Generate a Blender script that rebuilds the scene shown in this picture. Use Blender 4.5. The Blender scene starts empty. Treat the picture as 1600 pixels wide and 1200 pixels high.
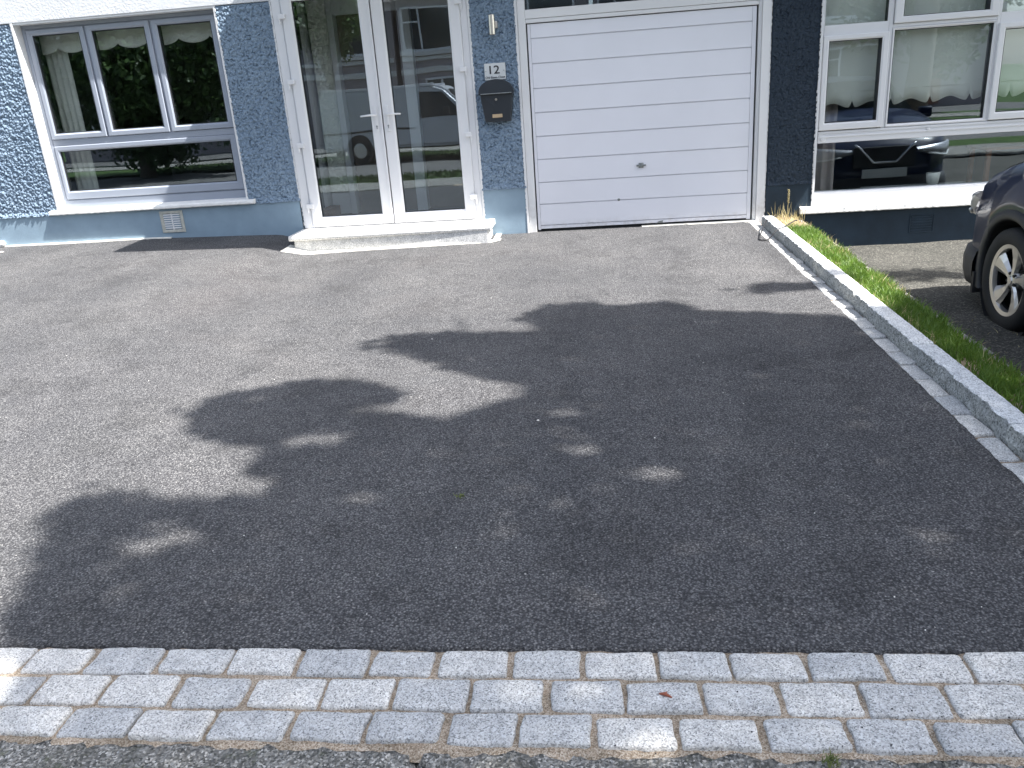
import bpy, bmesh, math, random
import numpy as np
from mathutils import Vector, Matrix, noise

random.seed(7); rng = np.random.default_rng(7)
PI = math.pi
scene = bpy.context.scene
COL = scene.collection

# ------------------------------------------------------------------ camera
def make_camera():
    pitch, roll, yaw = 0.34375487, -0.07173964, -0.11911373
    cy, sy, cp, sp = math.cos(yaw), math.sin(yaw), math.cos(pitch), math.sin(pitch)
    fwd = Vector((sy*cp, cy*cp, -sp)); right = Vector((cy, -sy, 0)); up = right.cross(fwd)
    cr, sr = math.cos(roll), math.sin(roll)
    r2 = cr*right + sr*up; u2 = -sr*right + cr*up
    cam = bpy.data.cameras.new('camera'); o = bpy.data.objects.new('camera', cam); COL.objects.link(o)
    m = Matrix((r2, u2, -fwd)).transposed().to_4x4(); m.translation = Vector((0, 0, 1.33))
    o.matrix_world = m
    cam.sensor_width = 36; cam.lens = 1251.02/1600*36; cam.clip_start = .05; cam.clip_end = 2000
    scene.camera = o
make_camera()

# ------------------------------------------------------------------ sky and sun
SUN = Vector((.65, -.19, 1.0)).normalized()          # direction towards the sun
elev = math.asin(SUN.z); azim = math.atan2(SUN.x, SUN.y)
w = bpy.data.worlds.new('World'); scene.world = w; w.use_nodes = True
nt = w.node_tree; bg = nt.nodes['Background']
sky = nt.nodes.new('ShaderNodeTexSky'); sky.sky_type = 'NISHITA'; sky.sun_disc = False
sky.sun_elevation = elev; sky.sun_rotation = azim
sky.air_density = 1.0; sky.dust_density = 2.0; sky.ozone_density = 1.0
hs = nt.nodes.new('ShaderNodeHueSaturation'); hs.inputs['Saturation'].default_value = .62      # thin haze and bright cloud whiten the sky light
nt.links.new(sky.outputs[0], hs.inputs['Color']); nt.links.new(hs.outputs[0], bg.inputs[0]); bg.inputs[1].default_value = .118
sl = bpy.data.lights.new('sun', 'SUN'); sl.energy = 4.7; sl.angle = math.radians(.53); sl.color = (1, .965, .92)
so = bpy.data.objects.new('sun', sl); COL.objects.link(so)
so.rotation_euler = SUN.to_track_quat('Z', 'Y').to_euler(); so.location = (8, -3, 14)
vs = scene.view_settings
vs.view_transform = 'Standard'; vs.look = 'None'; vs.gamma = 1; vs.exposure = 1.7
try: vs.use_curve_mapping = False
except Exception: pass
scene.render.engine = 'CYCLES'
scene.cycles.use_denoising = True
scene.cycles.max_bounces = 8; scene.cycles.transparent_max_bounces = 16

# ------------------------------------------------------------------ ground levels
def hwall(x):
    return float(np.interp(x, [-8, -4.8, -3.35, -2.9], [.155, .155, .12, 0]))
def G(x, y):
    t = (8.29 - y)/6.4
    return -.12*min(t, 1.02) + hwall(x)*max(0, 1 - t)**1.5
def NG(x, y):        # next door's drive
    return float(np.interp(y, [-.5, 1.2, 5, 9], [-.135, -.2, -.3, -.3]))

# ------------------------------------------------------------------ object helpers
def tag(o, label=None, cat=None, group=None, kind=None):
    if label: o['label'] = label
    if cat: o['category'] = cat
    if group: o['group'] = group
    if kind: o['kind'] = kind
    return o
def empty(name, loc=(0, 0, 0), rz=0, label=None, cat=None, group=None):
    o = bpy.data.objects.new(name, None); COL.objects.link(o)
    o.location = loc; o.rotation_euler = (0, 0, rz); o.empty_display_size = .1
    return tag(o, label, cat, group)
def link_mesh(name, verts, faces, mat, parent=None, smooth=False, uvs=None):
    me = bpy.data.meshes.new(name)
    me.from_pydata([tuple(v) for v in verts], [], faces)
    me.validate()
    if mat: me.materials.append(mat)
    if smooth: me.polygons.foreach_set('use_smooth', [True]*len(me.polygons))
    me.update()
    o = bpy.data.objects.new(name, me); COL.objects.link(o)
    if parent is not None: o.parent = parent
    return o
def quads_mesh(name, V, mat, parent=None):
    """V: (n,4,3) array of separate quads"""
    n = len(V); me = bpy.data.meshes.new(name)
    me.vertices.add(n*4); me.vertices.foreach_set('co', np.asarray(V, dtype=np.float32).ravel())
    me.loops.add(n*4); me.loops.foreach_set('vertex_index', np.arange(n*4, dtype=np.int32))
    me.polygons.add(n); me.polygons.foreach_set('loop_start', np.arange(0, n*4, 4, dtype=np.int32))
    me.polygons.foreach_set('loop_total', np.full(n, 4, dtype=np.int32))
    me.update(calc_edges=True); me.materials.append(mat)
    o = bpy.data.objects.new(name, me); COL.objects.link(o)
    if parent is not None: o.parent = parent
    return o
class MB:
    def __init__(s): s.v = []; s.f = []
    def add(s, v, f):
        k = len(s.v); s.v += [tuple(p) for p in v]; s.f += [tuple(i + k for i in q) for q in f]; return s
    def box(s, x0, x1, y0, y1, z0, z1):
        v = [(x0, y0, z0), (x1, y0, z0), (x1, y1, z0), (x0, y1, z0), (x0, y0, z1), (x1, y0, z1), (x1, y1, z1), (x0, y1, z1)]
        return s.add(v, [(0, 3, 2, 1), (4, 5, 6, 7), (0, 1, 5, 4), (1, 2, 6, 5), (2, 3, 7, 6), (3, 0, 4, 7)])
    def bbox(s, x0, x1, y0, y1, z0, z1, b=.004):
        """box with chamfered edges"""
        bm = bmesh.new(); bmesh.ops.create_cube(bm, size=1)
        for v in bm.verts:
            v.co = Vector(((x0 + x1)/2 + v.co.x*(x1 - x0), (y0 + y1)/2 + v.co.y*(y1 - y0), (z0 + z1)/2 + v.co.z*(z1 - z0)))
        b = min(b, .45*min(x1 - x0, y1 - y0, z1 - z0))
        bmesh.ops.bevel(bm, geom=bm.edges[:], offset=b, segments=2, affect='EDGES', profile=.6)
        bm.verts.index_update()
        s.add([v.co for v in bm.verts], [tuple(v.index for v in f.verts) for f in bm.faces]); bm.free(); return s
    def frame(s, x0, x1, z0, z1, wl, wr, wb, wt, y0, y1, ch=.008):
        """rectangular ring in the wall plane, moulded: outer front edge at y0, chamfered to the inside; back at y1"""
        rings = [(0, 0, 0, 0, y1), (0, 0, 0, 0, y0 + ch*.6), (ch*.6, ch*.6, ch*.6, ch*.6, y0),
                 (wl - ch*1.6, wr - ch*1.6, wb - ch*1.6, wt - ch*1.6, y0), (wl, wr, wb, wt, y0 + ch*1.4), (wl, wr, wb, wt, y1)]
        v = []; f = []
        for a, b, c, d, y in rings:
            v += [(x0 + a, y, z0 + c), (x1 - b, y, z0 + c), (x1 - b, y, z1 - d), (x0 + a, y, z1 - d)]
        n = len(rings)
        for i in range(n):
            j = (i + 1) % n
            for k in range(4):
                l = (k + 1) % 4
                f.append((i*4 + k, i*4 + l, j*4 + l, j*4 + k))
        return s.add(v, f)
    def prism(s, poly, y0, y1):      # polygon in x,z extruded along y
        n = len(poly); v = [(x, y0, z) for x, z in poly] + [(x, y1, z) for x, z in poly]
        return s.add(v, [tuple(range(n)), tuple(range(2*n - 1, n - 1, -1))] + [(i, (i + 1) % n + 0, (i + 1) % n + n, i + n) for i in range(n)])
    def tube(s, pts, r, n=8, cap=True):
        pts = [Vector(p) for p in pts]; rs = r if isinstance(r, (list, tuple)) else [r]*len(pts)
        v = []; f = []
        for i, p in enumerate(pts):
            d = (pts[min(i + 1, len(pts) - 1)] - pts[max(i - 1, 0)]).normalized()
            a = d.cross(Vector((0, 0, 1)) if abs(d.z) < .95 else Vector((1, 0, 0))).normalized(); b = d.cross(a)
            v += [p + rs[i]*(math.cos(2*PI*k/n)*a + math.sin(2*PI*k/n)*b) for k in range(n)]
        for i in range(len(pts) - 1):
            for k in range(n):
                f.append((i*n + k, i*n + (k + 1) % n, (i + 1)*n + (k + 1) % n, (i + 1)*n + k))
        if cap: f += [tuple(range(n))[::-1], tuple((len(pts) - 1)*n + k for k in range(n))]
        return s.add(v, f)
    def lathe(s, prof, n=48, axis='X', c=(0, 0, 0)):  # prof: (radius, along)
        v = []; f = []
        for r, a in prof:
            for k in range(n):
                t = 2*PI*k/n
                if axis == 'X': v.append((c[0] + a, c[1] + r*math.cos(t), c[2] + r*math.sin(t)))
                elif axis == 'Y': v.append((c[0] + r*math.cos(t), c[1] + a, c[2] + r*math.sin(t)))
                else: v.append((c[0] + r*math.cos(t), c[1] + r*math.sin(t), c[2] + a))
        m = len(prof)
        for i in range(m - 1):
            for k in range(n):
                f.append((i*n + k, i*n + (k + 1) % n, (i + 1)*n + (k + 1) % n, (i + 1)*n + k))
        return s.add(v, f)
    def build(s, name, mat, parent=None, smooth=False, fix=True):
        o = link_mesh(name, s.v, s.f, mat, parent, smooth)
        if fix:
            bm = bmesh.new(); bm.from_mesh(o.data); bmesh.ops.recalc_face_normals(bm, faces=bm.faces); bm.to_mesh(o.data); bm.free()
        return o

# ------------------------------------------------------------------ materials
def newmat(name):
    m = bpy.data.materials.new(name); m.use_nodes = True
    return m, m.node_tree, m.node_tree.nodes['Principled BSDF']
def N(nt, t, **k):
    n = nt.nodes.new(t)
    for a, b in k.items():
        if a in n.inputs.keys(): n.inputs[a].default_value = b
        else: setattr(n, a, b)
    return n
def ramp(nt, src, stops, interp='LINEAR'):
    r = nt.nodes.new('ShaderNodeValToRGB'); r.color_ramp.interpolation = interp
    els = r.color_ramp.elements
    while len(els) < len(stops): els.new(.5)
    for e, (p, c) in zip(els, stops):
        e.position = p; e.color = (*c, 1) if len(c) == 3 else c
    nt.links.new(src, r.inputs[0]); return r.outputs[0]
def mixc(nt, a, b, fac, mode='MIX'):
    m = nt.nodes.new('ShaderNodeMix'); m.data_type = 'RGBA'; m.blend_type = mode
    for i, s in ((6, a), (7, b), (0, fac)):
        if hasattr(s, 'links'): nt.links.new(s, m.inputs[i])
        else: m.inputs[i].default_value = s if i == 0 else ((*s, 1) if len(s) == 3 else s)
    return m.outputs[2]
def coord(nt, kind='Object'): return nt.nodes.new('ShaderNodeTexCoord').outputs[kind]
def noise_n(nt, co, scale, detail=3, rough=.55, dist=0):
    n = N(nt, 'ShaderNodeTexNoise', Scale=scale, Detail=detail, Roughness=rough, Distortion=dist)
    nt.links.new(co, n.inputs['Vector']); return n.outputs['Fac']
def vor(nt, co, scale, feature='F1', out='Distance', rnd=1):
    n = N(nt, 'ShaderNodeTexVoronoi', Scale=scale, Randomness=rnd); n.feature = feature
    nt.links.new(co, n.inputs['Vector']); return n.outputs[out]
def bump(nt, bsdf, h, strength=.3, dist=.01, prev=None):
    b = N(nt, 'ShaderNodeBump', Strength=strength, Distance=dist); nt.links.new(h, b.inputs['Height'])
    if prev is not None: nt.links.new(prev, b.inputs['Normal'])
    nt.links.new(b.outputs[0], bsdf.inputs['Normal']); return b.outputs[0]

def plain(name, col, rough=.5, spec=.5, metal=0, bumps=0, bscale=60, var=.06, vscale=3):
    m, nt, p = newmat(name); co = coord(nt)
    n = noise_n(nt, co, vscale, 4, .6)
    a = tuple(min(1, c*(1 - var)) for c in col); b = tuple(min(1, c*(1 + var)) for c in col)
    nt.links.new(ramp(nt, n, [(.3, a), (.7, b)]), p.inputs['Base Color'])
    p.inputs['Roughness'].default_value = rough; p.inputs['Metallic'].default_value = metal
    p.inputs['Specular IOR Level'].default_value = spec
    if bumps: bump(nt, p, noise_n(nt, co, bscale, 4), bumps, .004)
    return m

def mat_tarmac():
    m, nt, p = newmat('tarmac'); co = coord(nt)
    v = vor(nt, co, 190, out='Color'); sep = N(nt, 'ShaderNodeSeparateColor'); nt.links.new(v, sep.inputs[0])
    g = ramp(nt, sep.outputs[0], [(0, (.070, .070, .072)), (.45, (.120, .120, .121)), (.85, (.172, .171, .170)), (.985, (.21, .208, .202)), (.998, (.36, .35, .33))])
    big = noise_n(nt, co, .9, 4, .6)
    g = mixc(nt, g, ramp(nt, big, [(.3, (.84, .85, .87)), (.7, (1.16, 1.15, 1.14))]), 1, 'MULTIPLY')
    mid = noise_n(nt, co, 9, 4, .65)
    g = mixc(nt, g, ramp(nt, mid, [(.3, (.88, .88, .88)), (.7, (1.1, 1.1, 1.1))]), 1, 'MULTIPLY')
    # older, redder bay of tarmac up by the house
    st = noise_n(nt, co, .55, 3, .5, .6)
    g = mixc(nt, g, (.165, .150, .144), ramp(nt, st, [(.55, (0, 0, 0)), (.75, (.3, .3, .3))]), 'MIX')
    pit = vor(nt, co, 120)
    g = mixc(nt, g, ramp(nt, pit, [(.25, (1.22, 1.22, 1.22)), (.60, (.40, .40, .42))]), 1, 'MULTIPLY')
    mp = N(nt, 'ShaderNodeMapping'); mp.inputs['Scale'].default_value = (1.9, .22, 1); nt.links.new(co, mp.inputs[0])
    g = mixc(nt, g, ramp(nt, noise_n(nt, mp.outputs[0], 1.0, 3, .5), [(.35, (.90, .90, .91)), (.65, (1.08, 1.075, 1.07))]), 1, 'MULTIPLY')
    rub = noise_n(nt, co, 2.3, 5, .7, .3)
    g = mixc(nt, g, ramp(nt, rub, [(.36, (.80, .80, .80)), (.48, (1, 1, 1))]), 1, 'MULTIPLY')
    nt.links.new(g, p.inputs['Base Color'])
    p.inputs['Roughness'].default_value = .78; p.inputs['Specular IOR Level'].default_value = .35
    d = vor(nt, co, 150); b1 = bump(nt, p, d, .9, .007)
    bump(nt, p, noise_n(nt, co, 420, 2), .45, .002, b1)
    return m
def mat_granite(name, base=(.505, .49, .465), dark=(.19, .195, .195), light=(.72, .715, .70), sc=300, rnd=True, bumps=.5):
    m, nt, p = newmat(name); co = coord(nt)
    if rnd:      # every stone gets its own piece of the grain
        oi0 = nt.nodes.new('ShaderNodeObjectInfo'); sh = N(nt, 'ShaderNodeVectorMath', operation='SCALE'); sh.inputs[0].default_value = (37.0, 91.0, 13.0)
        nt.links.new(oi0.outputs['Random'], sh.inputs['Scale']); ad = N(nt, 'ShaderNodeVectorMath', operation='ADD'); nt.links.new(co, ad.inputs[0]); nt.links.new(sh.outputs[0], ad.inputs[1]); co = ad.outputs[0]
    v = vor(nt, co, sc, out='Color'); sep = N(nt, 'ShaderNodeSeparateColor'); nt.links.new(v, sep.inputs[0])
    g = ramp(nt, sep.outputs[0], [(0, dark), (.13, tuple(c*.62 for c in base)), (.38, base), (.7, tuple(c*1.2 for c in base)), (1, light)])
    n = noise_n(nt, co, 18, 4, .6)
    g = mixc(nt, g, ramp(nt, n, [(.3, (.82, .83, .85)), (.7, (1.12, 1.12, 1.12))]), 1, 'MULTIPLY')
    if rnd:
        oi = nt.nodes.new('ShaderNodeObjectInfo')
        g = mixc(nt, g, ramp(nt, oi.outputs['Random'], [(0, (.80, .825, .85)), (.5, (.96, .975, .98)), (1, (1.14, 1.13, 1.10))]), 1, 'MULTIPLY')
    nt.links.new(g, p.inputs['Base Color']); p.inputs['Roughness'].default_value = .75
    b = bump(nt, p, noise_n(nt, co, 170, 3, .6), bumps*.7, .004)
    bump(nt, p, noise_n(nt, co, 40, 2, .5), bumps*.35, .008, b)
    return m
def mat_mortar():
    m, nt, p = newmat('sand_mortar'); co = coord(nt)
    v = vor(nt, co, 320, out='Color'); sep = N(nt, 'ShaderNodeSeparateColor'); nt.links.new(v, sep.inputs[0])
    g = ramp(nt, sep.outputs[0], [(0, (.20, .15, .10)), (.5, (.42, .33, .24)), (1, (.62, .54, .44))])
    n = noise_n(nt, co, 5, 4, .6)
    g = mixc(nt, g, ramp(nt, n, [(.35, (.62, .62, .6)), (.6, (1, 1, 1))]), 1, 'MULTIPLY')
    nt.links.new(g, p.inputs['Base Color']); p.inputs['Roughness'].default_value = .95
    bump(nt, p, noise_n(nt, co, 220, 3), .7, .006)
    return m
def mat_path():
    m, nt, p = newmat('old_concrete'); co = coord(nt)
    v = vor(nt, co, 190, out='Color'); sep = N(nt, 'ShaderNodeSeparateColor'); nt.links.new(v, sep.inputs[0])
    g = ramp(nt, sep.outputs[0], [(0, (.07, .07, .063)), (.4, (.19, .185, .17)), (.8, (.34, .33, .30)), (1, (.62, .60, .56))])
    n = noise_n(nt, co, 7, 5, .65)
    g = mixc(nt, g, (.06, .062, .052), ramp(nt, n, [(.48, (0, 0, 0)), (.66, (.7, .7, .7))]))
    n2 = noise_n(nt, co, 14, 4, .6)
    g = mixc(nt, g, (.14, .16, .07), ramp(nt, n2, [(.6, (0, 0, 0)), (.75, (.6, .6, .6))]))
    nt.links.new(g, p.inputs['Base Color']); p.inputs['Roughness'].default_value = .95
    b = bump(nt, p, vor(nt, co, 90), .9, .01); bump(nt, p, noise_n(nt, co, 25, 5, .7), .8, .02, b)
    return m
def mat_gravelly(name, cols, sc=95, bs=.8):
    m, nt, p = newmat(name); co = coord(nt)
    v = vor(nt, co, sc, out='Color'); sep = N(nt, 'ShaderNodeSeparateColor'); nt.links.new(v, sep.inputs[0])
    g = ramp(nt, sep.outputs[0], [(0, cols[0]), (.4, cols[1]), (.8, cols[2]), (1, cols[3])])
    n = noise_n(nt, co, 2.2, 5, .65)
    g = mixc(nt, g, ramp(nt, n, [(.3, (.7, .7, .68)), (.7, (1.15, 1.12, 1.1))]), 1, 'MULTIPLY')
    nt.links.new(g, p.inputs['Base Color']); p.inputs['Roughness'].default_value = .92
    bump(nt, p, vor(nt, co, sc*.8), bs, .008)
    return m
def mat_dash(name, col, dirt):
    m, nt, p = newmat(name); co = coord(nt)
    n = noise_n(nt, co, 70, 3, .6)
    g = ramp(nt, n, [(.3, tuple(c*.78 for c in col)), (.7, tuple(c*1.22 for c in col))])
    n2 = noise_n(nt, co, 1.6, 4, .6)
    g = mixc(nt, g, ramp(nt, n2, [(.3, dirt), (.65, (1.06, 1.05, 1.04))]), 1, 'MULTIPLY')
    nt.links.new(g, p.inputs['Base Color']); p.inputs['Roughness'].default_value = .72
    p.inputs['Specular IOR Level'].default_value = .35
    bump(nt, p, noise_n(nt, co, 160, 3, .6), .4, .006)
    return m
def mat_leaf(name, a, b, tr=.35):
    m, nt, p = newmat(name); co = coord(nt)
    n = noise_n(nt, co, 1.3, 3, .6); n2 = noise_n(nt, co, 23, 2, .5)
    g = ramp(nt, n2, [(.3, a), (.7, b)])
    g = mixc(nt, g, ramp(nt, n, [(.3, (.7, .75, .7)), (.7, (1.25, 1.2, 1.1))]), 1, 'MULTIPLY')
    nt.links.new(g, p.inputs['Base Color']); p.inputs['Roughness'].default_value = .5
    t = nt.nodes.new('ShaderNodeBsdfTranslucent'); nt.links.new(g, t.inputs[0])
    mx = nt.nodes.new('ShaderNodeMixShader'); mx.inputs[0].default_value = tr
    nt.links.new(p.outputs[0], mx.inputs[1]); nt.links.new(t.outputs[0], mx.inputs[2])
    nt.links.new(mx.outputs[0], nt.nodes['Material Output'].inputs[0])
    return m
def mat_glass(name='glass', f0=.12, tint=(.93, .955, .955), wob=.05):
    m, nt, p = newmat(name); nt.nodes.remove(p); co = coord(nt)
    lw = N(nt, 'ShaderNodeLayerWeight', Blend=.5)
    mr = N(nt, 'ShaderNodeMath', operation='POWER'); nt.links.new(lw.outputs['Facing'], mr.inputs[0]); mr.inputs[1].default_value = 5
    ma = N(nt, 'ShaderNodeMath', operation='MULTIPLY_ADD'); nt.links.new(mr.outputs[0], ma.inputs[0]); ma.inputs[1].default_value = 1 - f0; ma.inputs[2].default_value = f0
    tr = nt.nodes.new('ShaderNodeBsdfTransparent'); tr.inputs[0].default_value = (*tint, 1)
    gl = nt.nodes.new('ShaderNodeBsdfGlossy'); gl.inputs['Roughness'].default_value = 0.0; gl.inputs[0].default_value = (.78, .90, 1, 1)
    b = N(nt, 'ShaderNodeBump', Strength=wob, Distance=.02); nt.links.new(noise_n(nt, co, 1.6, 1), b.inputs['Height']); nt.links.new(b.outputs[0], gl.inputs['Normal'])
    mx = nt.nodes.new('ShaderNodeMixShader'); nt.links.new(ma.outputs[0], mx.inputs[0]); nt.links.new(tr.outputs[0], mx.inputs[1]); nt.links.new(gl.outputs[0], mx.inputs[2])
    nt.links.new(mx.outputs[0], nt.nodes['Material Output'].inputs[0])
    return m
def mat_paint(name, col, metal=.3):
    m, nt, p = newmat(name)
    n = noise_n(nt, coord(nt), 900, 1)
    nt.links.new(ramp(nt, n, [(.4, tuple(c*.9 for c in col)), (.6, tuple(c*1.1 for c in col))]), p.inputs['Base Color'])
    p.inputs['Metallic'].default_value = metal; p.inputs['Roughness'].default_value = .35
    p.inputs['Coat Weight'].default_value = .4; p.inputs['Specular IOR Level'].default_value = .15; p.inputs['Coat Roughness'].default_value = .03
    return m
def mat_grimy_white(name, col, rough=.4, z0=0, zr=.25, dirt=(.42, .40, .36)):
    """white paint with dirt splashed low down and a few chips"""
    m, nt, p = newmat(name); co = coord(nt)
    sx = N(nt, 'ShaderNodeSeparateXYZ'); nt.links.new(co, sx.inputs[0])
    mr = N(nt, 'ShaderNodeMapRange'); nt.links.new(sx.outputs[2], mr.inputs[0])
    mr.inputs[1].default_value = z0; mr.inputs[2].default_value = z0 + zr; mr.inputs[3].default_value = .75; mr.inputs[4].default_value = .0
    n = noise_n(nt, co, 14, 6, .72)
    mu = N(nt, 'ShaderNodeMath', operation='MULTIPLY'); nt.links.new(mr.outputs[0], mu.inputs[0]); nt.links.new(ramp(nt, n, [(.42, (0, 0, 0)), (.68, (1, 1, 1))]), mu.inputs[1])
    n2 = noise_n(nt, co, 1.7, 3, .5)
    base = ramp(nt, n2, [(.3, tuple(c*.95 for c in col)), (.7, col)])
    g = mixc(nt, base, dirt, mu.outputs[0])
    nt.links.new(g, p.inputs['Base Color']); p.inputs['Roughness'].default_value = rough
    bump(nt, p, noise_n(nt, co, 9, 4), .04, .01)
    return m

M = dict(
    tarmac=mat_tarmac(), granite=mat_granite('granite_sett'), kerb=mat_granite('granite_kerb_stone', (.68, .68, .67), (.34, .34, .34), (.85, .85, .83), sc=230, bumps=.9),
    kerbface_shade=mat_granite('split_granite_face_shaded', (.32, .325, .31), (.09, .095, .09), (.52, .52, .50), 150, True, 1.3),  # kerb granite darkened: the shade on the split side is in its colour
    step=mat_granite('polished_granite', (.50, .50, .49), (.24, .24, .24), (.72, .72, .70), 260, False, .08),
    tread=mat_granite('pale_granite_tread', (.66, .65, .62), (.45, .44, .42), (.8, .79, .76), 260, False, .08),
    mortar=mat_mortar(), path=mat_path(),
    gravel=mat_gravelly('worn_exposed_aggregate', [(.022, .022, .02), (.048, .048, .042), (.075, .074, .065), (.19, .185, .165)], 110, .7),
    road=mat_gravelly('road_asphalt', [(.05, .05, .05), (.10, .10, .10), (.15, .15, .15), (.22, .21, .2)], 80, .5),
    dash=mat_dash('blue_pebbledash', (.185, .25, .325), (.86, .88, .90)), navy=mat_dash('navy_pebbledash', (.018, .030, .046), (.8, .85, .9)),
    plinth=plain('blue_masonry_paint', (.215, .295, .365), .7, .3, bumps=.25, bscale=40, var=.08, vscale=5),
    navyplinth=plain('navy_masonry_paint', (.016, .030, .046), .6, .3, bumps=.3, bscale=40, var=.2, vscale=5),
    band=plain('white_textured_render', (.60, .615, .63), .8, .3, bumps=1.0, bscale=45, var=.05),
    reveal=plain('white_masonry_paint', (.66, .665, .67), .7, .3, bumps=.5, bscale=50, var=.05),
    cement=plain('white_cement_strip', (.66, .64, .58), .9, .2, bumps=.6, bscale=120, var=.18, vscale=12),
    greyframe=plain('blue_grey_window_plastic', (.27, .30, .355), .35, .5, var=.02),
    white=plain('white_plastic_frame', (.68, .685, .70), .3, .5, var=.015),
    garage=mat_grimy_white('white_enamel_door', (.75, .755, .80), .35, 0, .12), timber=mat_grimy_white('white_painted_timber', (.72, .72, .72), .55, -.05, .45),
    sill=plain('white_painted_sill', (.76, .76, .74), .7, .3, bumps=.9, bscale=55, var=.07, vscale=20),
    glass=mat_glass(), rubber=plain('black_seal', (.015, .016, .018), .6), blackmetal=plain('black_powder_coat', (.018, .024, .032), .38, .5, bumps=.05, bscale=200),
    steel=plain('brushed_steel', (.62, .58, .52), .28, .5, 1.0), brass=plain('brass_plate', (.50, .38, .24), .5, .5, .3),
    plate=plain('silvered_sign', (.60, .62, .62), .35, .5, .0, var=.03), ink=plain('dark_lettering', (.02, .02, .025), .6),
    zinc=plain('dull_zinc', (.25, .27, .27), .45, .5, .8, var=.3, vscale=60), vent=plain('cast_vent', (.42, .42, .38), .7, .3, bumps=.4, bscale=90, var=.15, vscale=30),
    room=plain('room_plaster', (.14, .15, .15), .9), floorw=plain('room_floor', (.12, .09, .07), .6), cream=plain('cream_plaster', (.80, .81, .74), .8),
    fabric=plain('cream_fabric', (.74, .73, .66), .9, .2, bumps=.3, bscale=300, var=.03), sheer=plain('pale_curtain', (.66, .66, .60), .9, .2, bumps=.3, bscale=300, var=.05, vscale=9),
    darkwood=plain('brown_wood', (.22, .09, .045), .5), soil=plain('dry_soil', (.24, .19, .13), .95, .2, bumps=1, bscale=60, var=.3, vscale=20),
    turf=plain('turf', (.045, .08, .022), .95, .2, bumps=1, bscale=60, var=.35, vscale=6),
    grass=mat_leaf('grass_blades', (.075, .16, .022), (.19, .30, .055), .4), drygrass=mat_leaf('dry_grass_blades', (.42, .34, .18), (.62, .54, .32), .3),
    leaf=mat_leaf('tree_leaves', (.035, .075, .02), (.075, .13, .035), .3), bark=plain('bark', (.12, .10, .08), .9, .2, bumps=1, bscale=20, var=.3, vscale=15),
    navycar=mat_paint('deep_blue_car_paint', (.004, .010, .034), .0), silvervan=mat_paint('silver_van_paint', (.50, .52, .55), .3),
    headlamp=mat_paint('clear_headlamp', (.34, .35, .37), .5),
    blackplastic=plain('textured_black_plastic', (.022, .024, .027), .55, .5, bumps=.2, bscale=400), tyre=plain('tyre_rubber', (.016, .017, .018), .75, .4, bumps=.2, bscale=150, var=.2),
    alloy=plain('machined_alloy', (.56, .55, .53), .3, .5, .85, var=.04), darkalloy=plain('dark_wheel_barrel', (.03, .03, .033), .5, .5, .4),
    chrome=plain('chrome_trim', (.8, .8, .82), .12, .5, 1.0, var=.01), lens=mat_glass('headlamp_lens', .12, (.9, .93, .95), .0), carglass=plain('car_window_glass', (.01, .012, .014), .04, .8),
    oppwall=plain('mauve_dashed_render', (.30, .27, .28), .9, .2, bumps=1, bscale=60), roof=plain('roof_tiles', (.12, .10, .10), .8, .3, bumps=.6, bscale=12, var=.2),
    reflglass=plain('dark_window_glass', (.03, .04, .05), .06, .8), cable=plain('black_cable', (.02, .02, .022), .5),
    twig=plain('russet_twig', (.30, .09, .05), .8), paper=plain('white_petal', (.75, .73, .68), .8), quoin=plain('pale_painted_band', (.62, .62, .60), .8),
    redcloth=plain('terracotta_pot', (.32, .09, .06), .8), board=plain('pale_painted_board', (.52, .54, .54), .6))

# ------------------------------------------------------------------ setting: ground sheets
def sheet(name, xs, ys, zf, mat, jit=0, nz=0.0, nsc=3, thick=0, kind='structure'):
    xs = np.asarray(xs); ys = np.asarray(ys); v = []; f = []; nx = len(xs); ny = len(ys)
    for j, y in enumerate(ys):
        for i, x in enumerate(xs):
            X, Y = float(x), float(y)
            if jit and (i in (0, nx - 1)): X += jit*noise.noise(Vector((X*5, Y*23, 1)))
            if jit and (j in (0, ny - 1)): Y += jit*noise.noise(Vector((X*23, Y*5, 4)))
            v.append((X, Y, zf(X, Y) + nz*noise.noise(Vector((X*nsc, Y*nsc, 0)))))
    for j in range(ny - 1):
        for i in range(nx - 1):
            a = j*nx + i; f.append((a, a + 1, a + nx + 1, a + nx))
    if thick:
        k = len(v); bord = [i for i in range(nx)] + [j*nx + nx - 1 for j in range(1, ny)] + [(ny - 1)*nx + i for i in range(nx - 2, -1, -1)] + [j*nx for j in range(ny - 2, 0, -1)]
        for b in bord: v.append((v[b][0], v[b][1], v[b][2] - thick))
        for q in range(len(bord)):
            r = (q + 1) % len(bord); f.append((bord[r], bord[q], k + q, k + r))
    o = link_mesh(name, v, f, mat, smooth=True); tag(o, kind=kind); return o
sheet('ground', [-400, -60, -20, 0, 20, 60, 400], [-400, -60, -20, 0, 20, 60, 400], lambda x, y: -.55, M['turf'])
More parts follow.
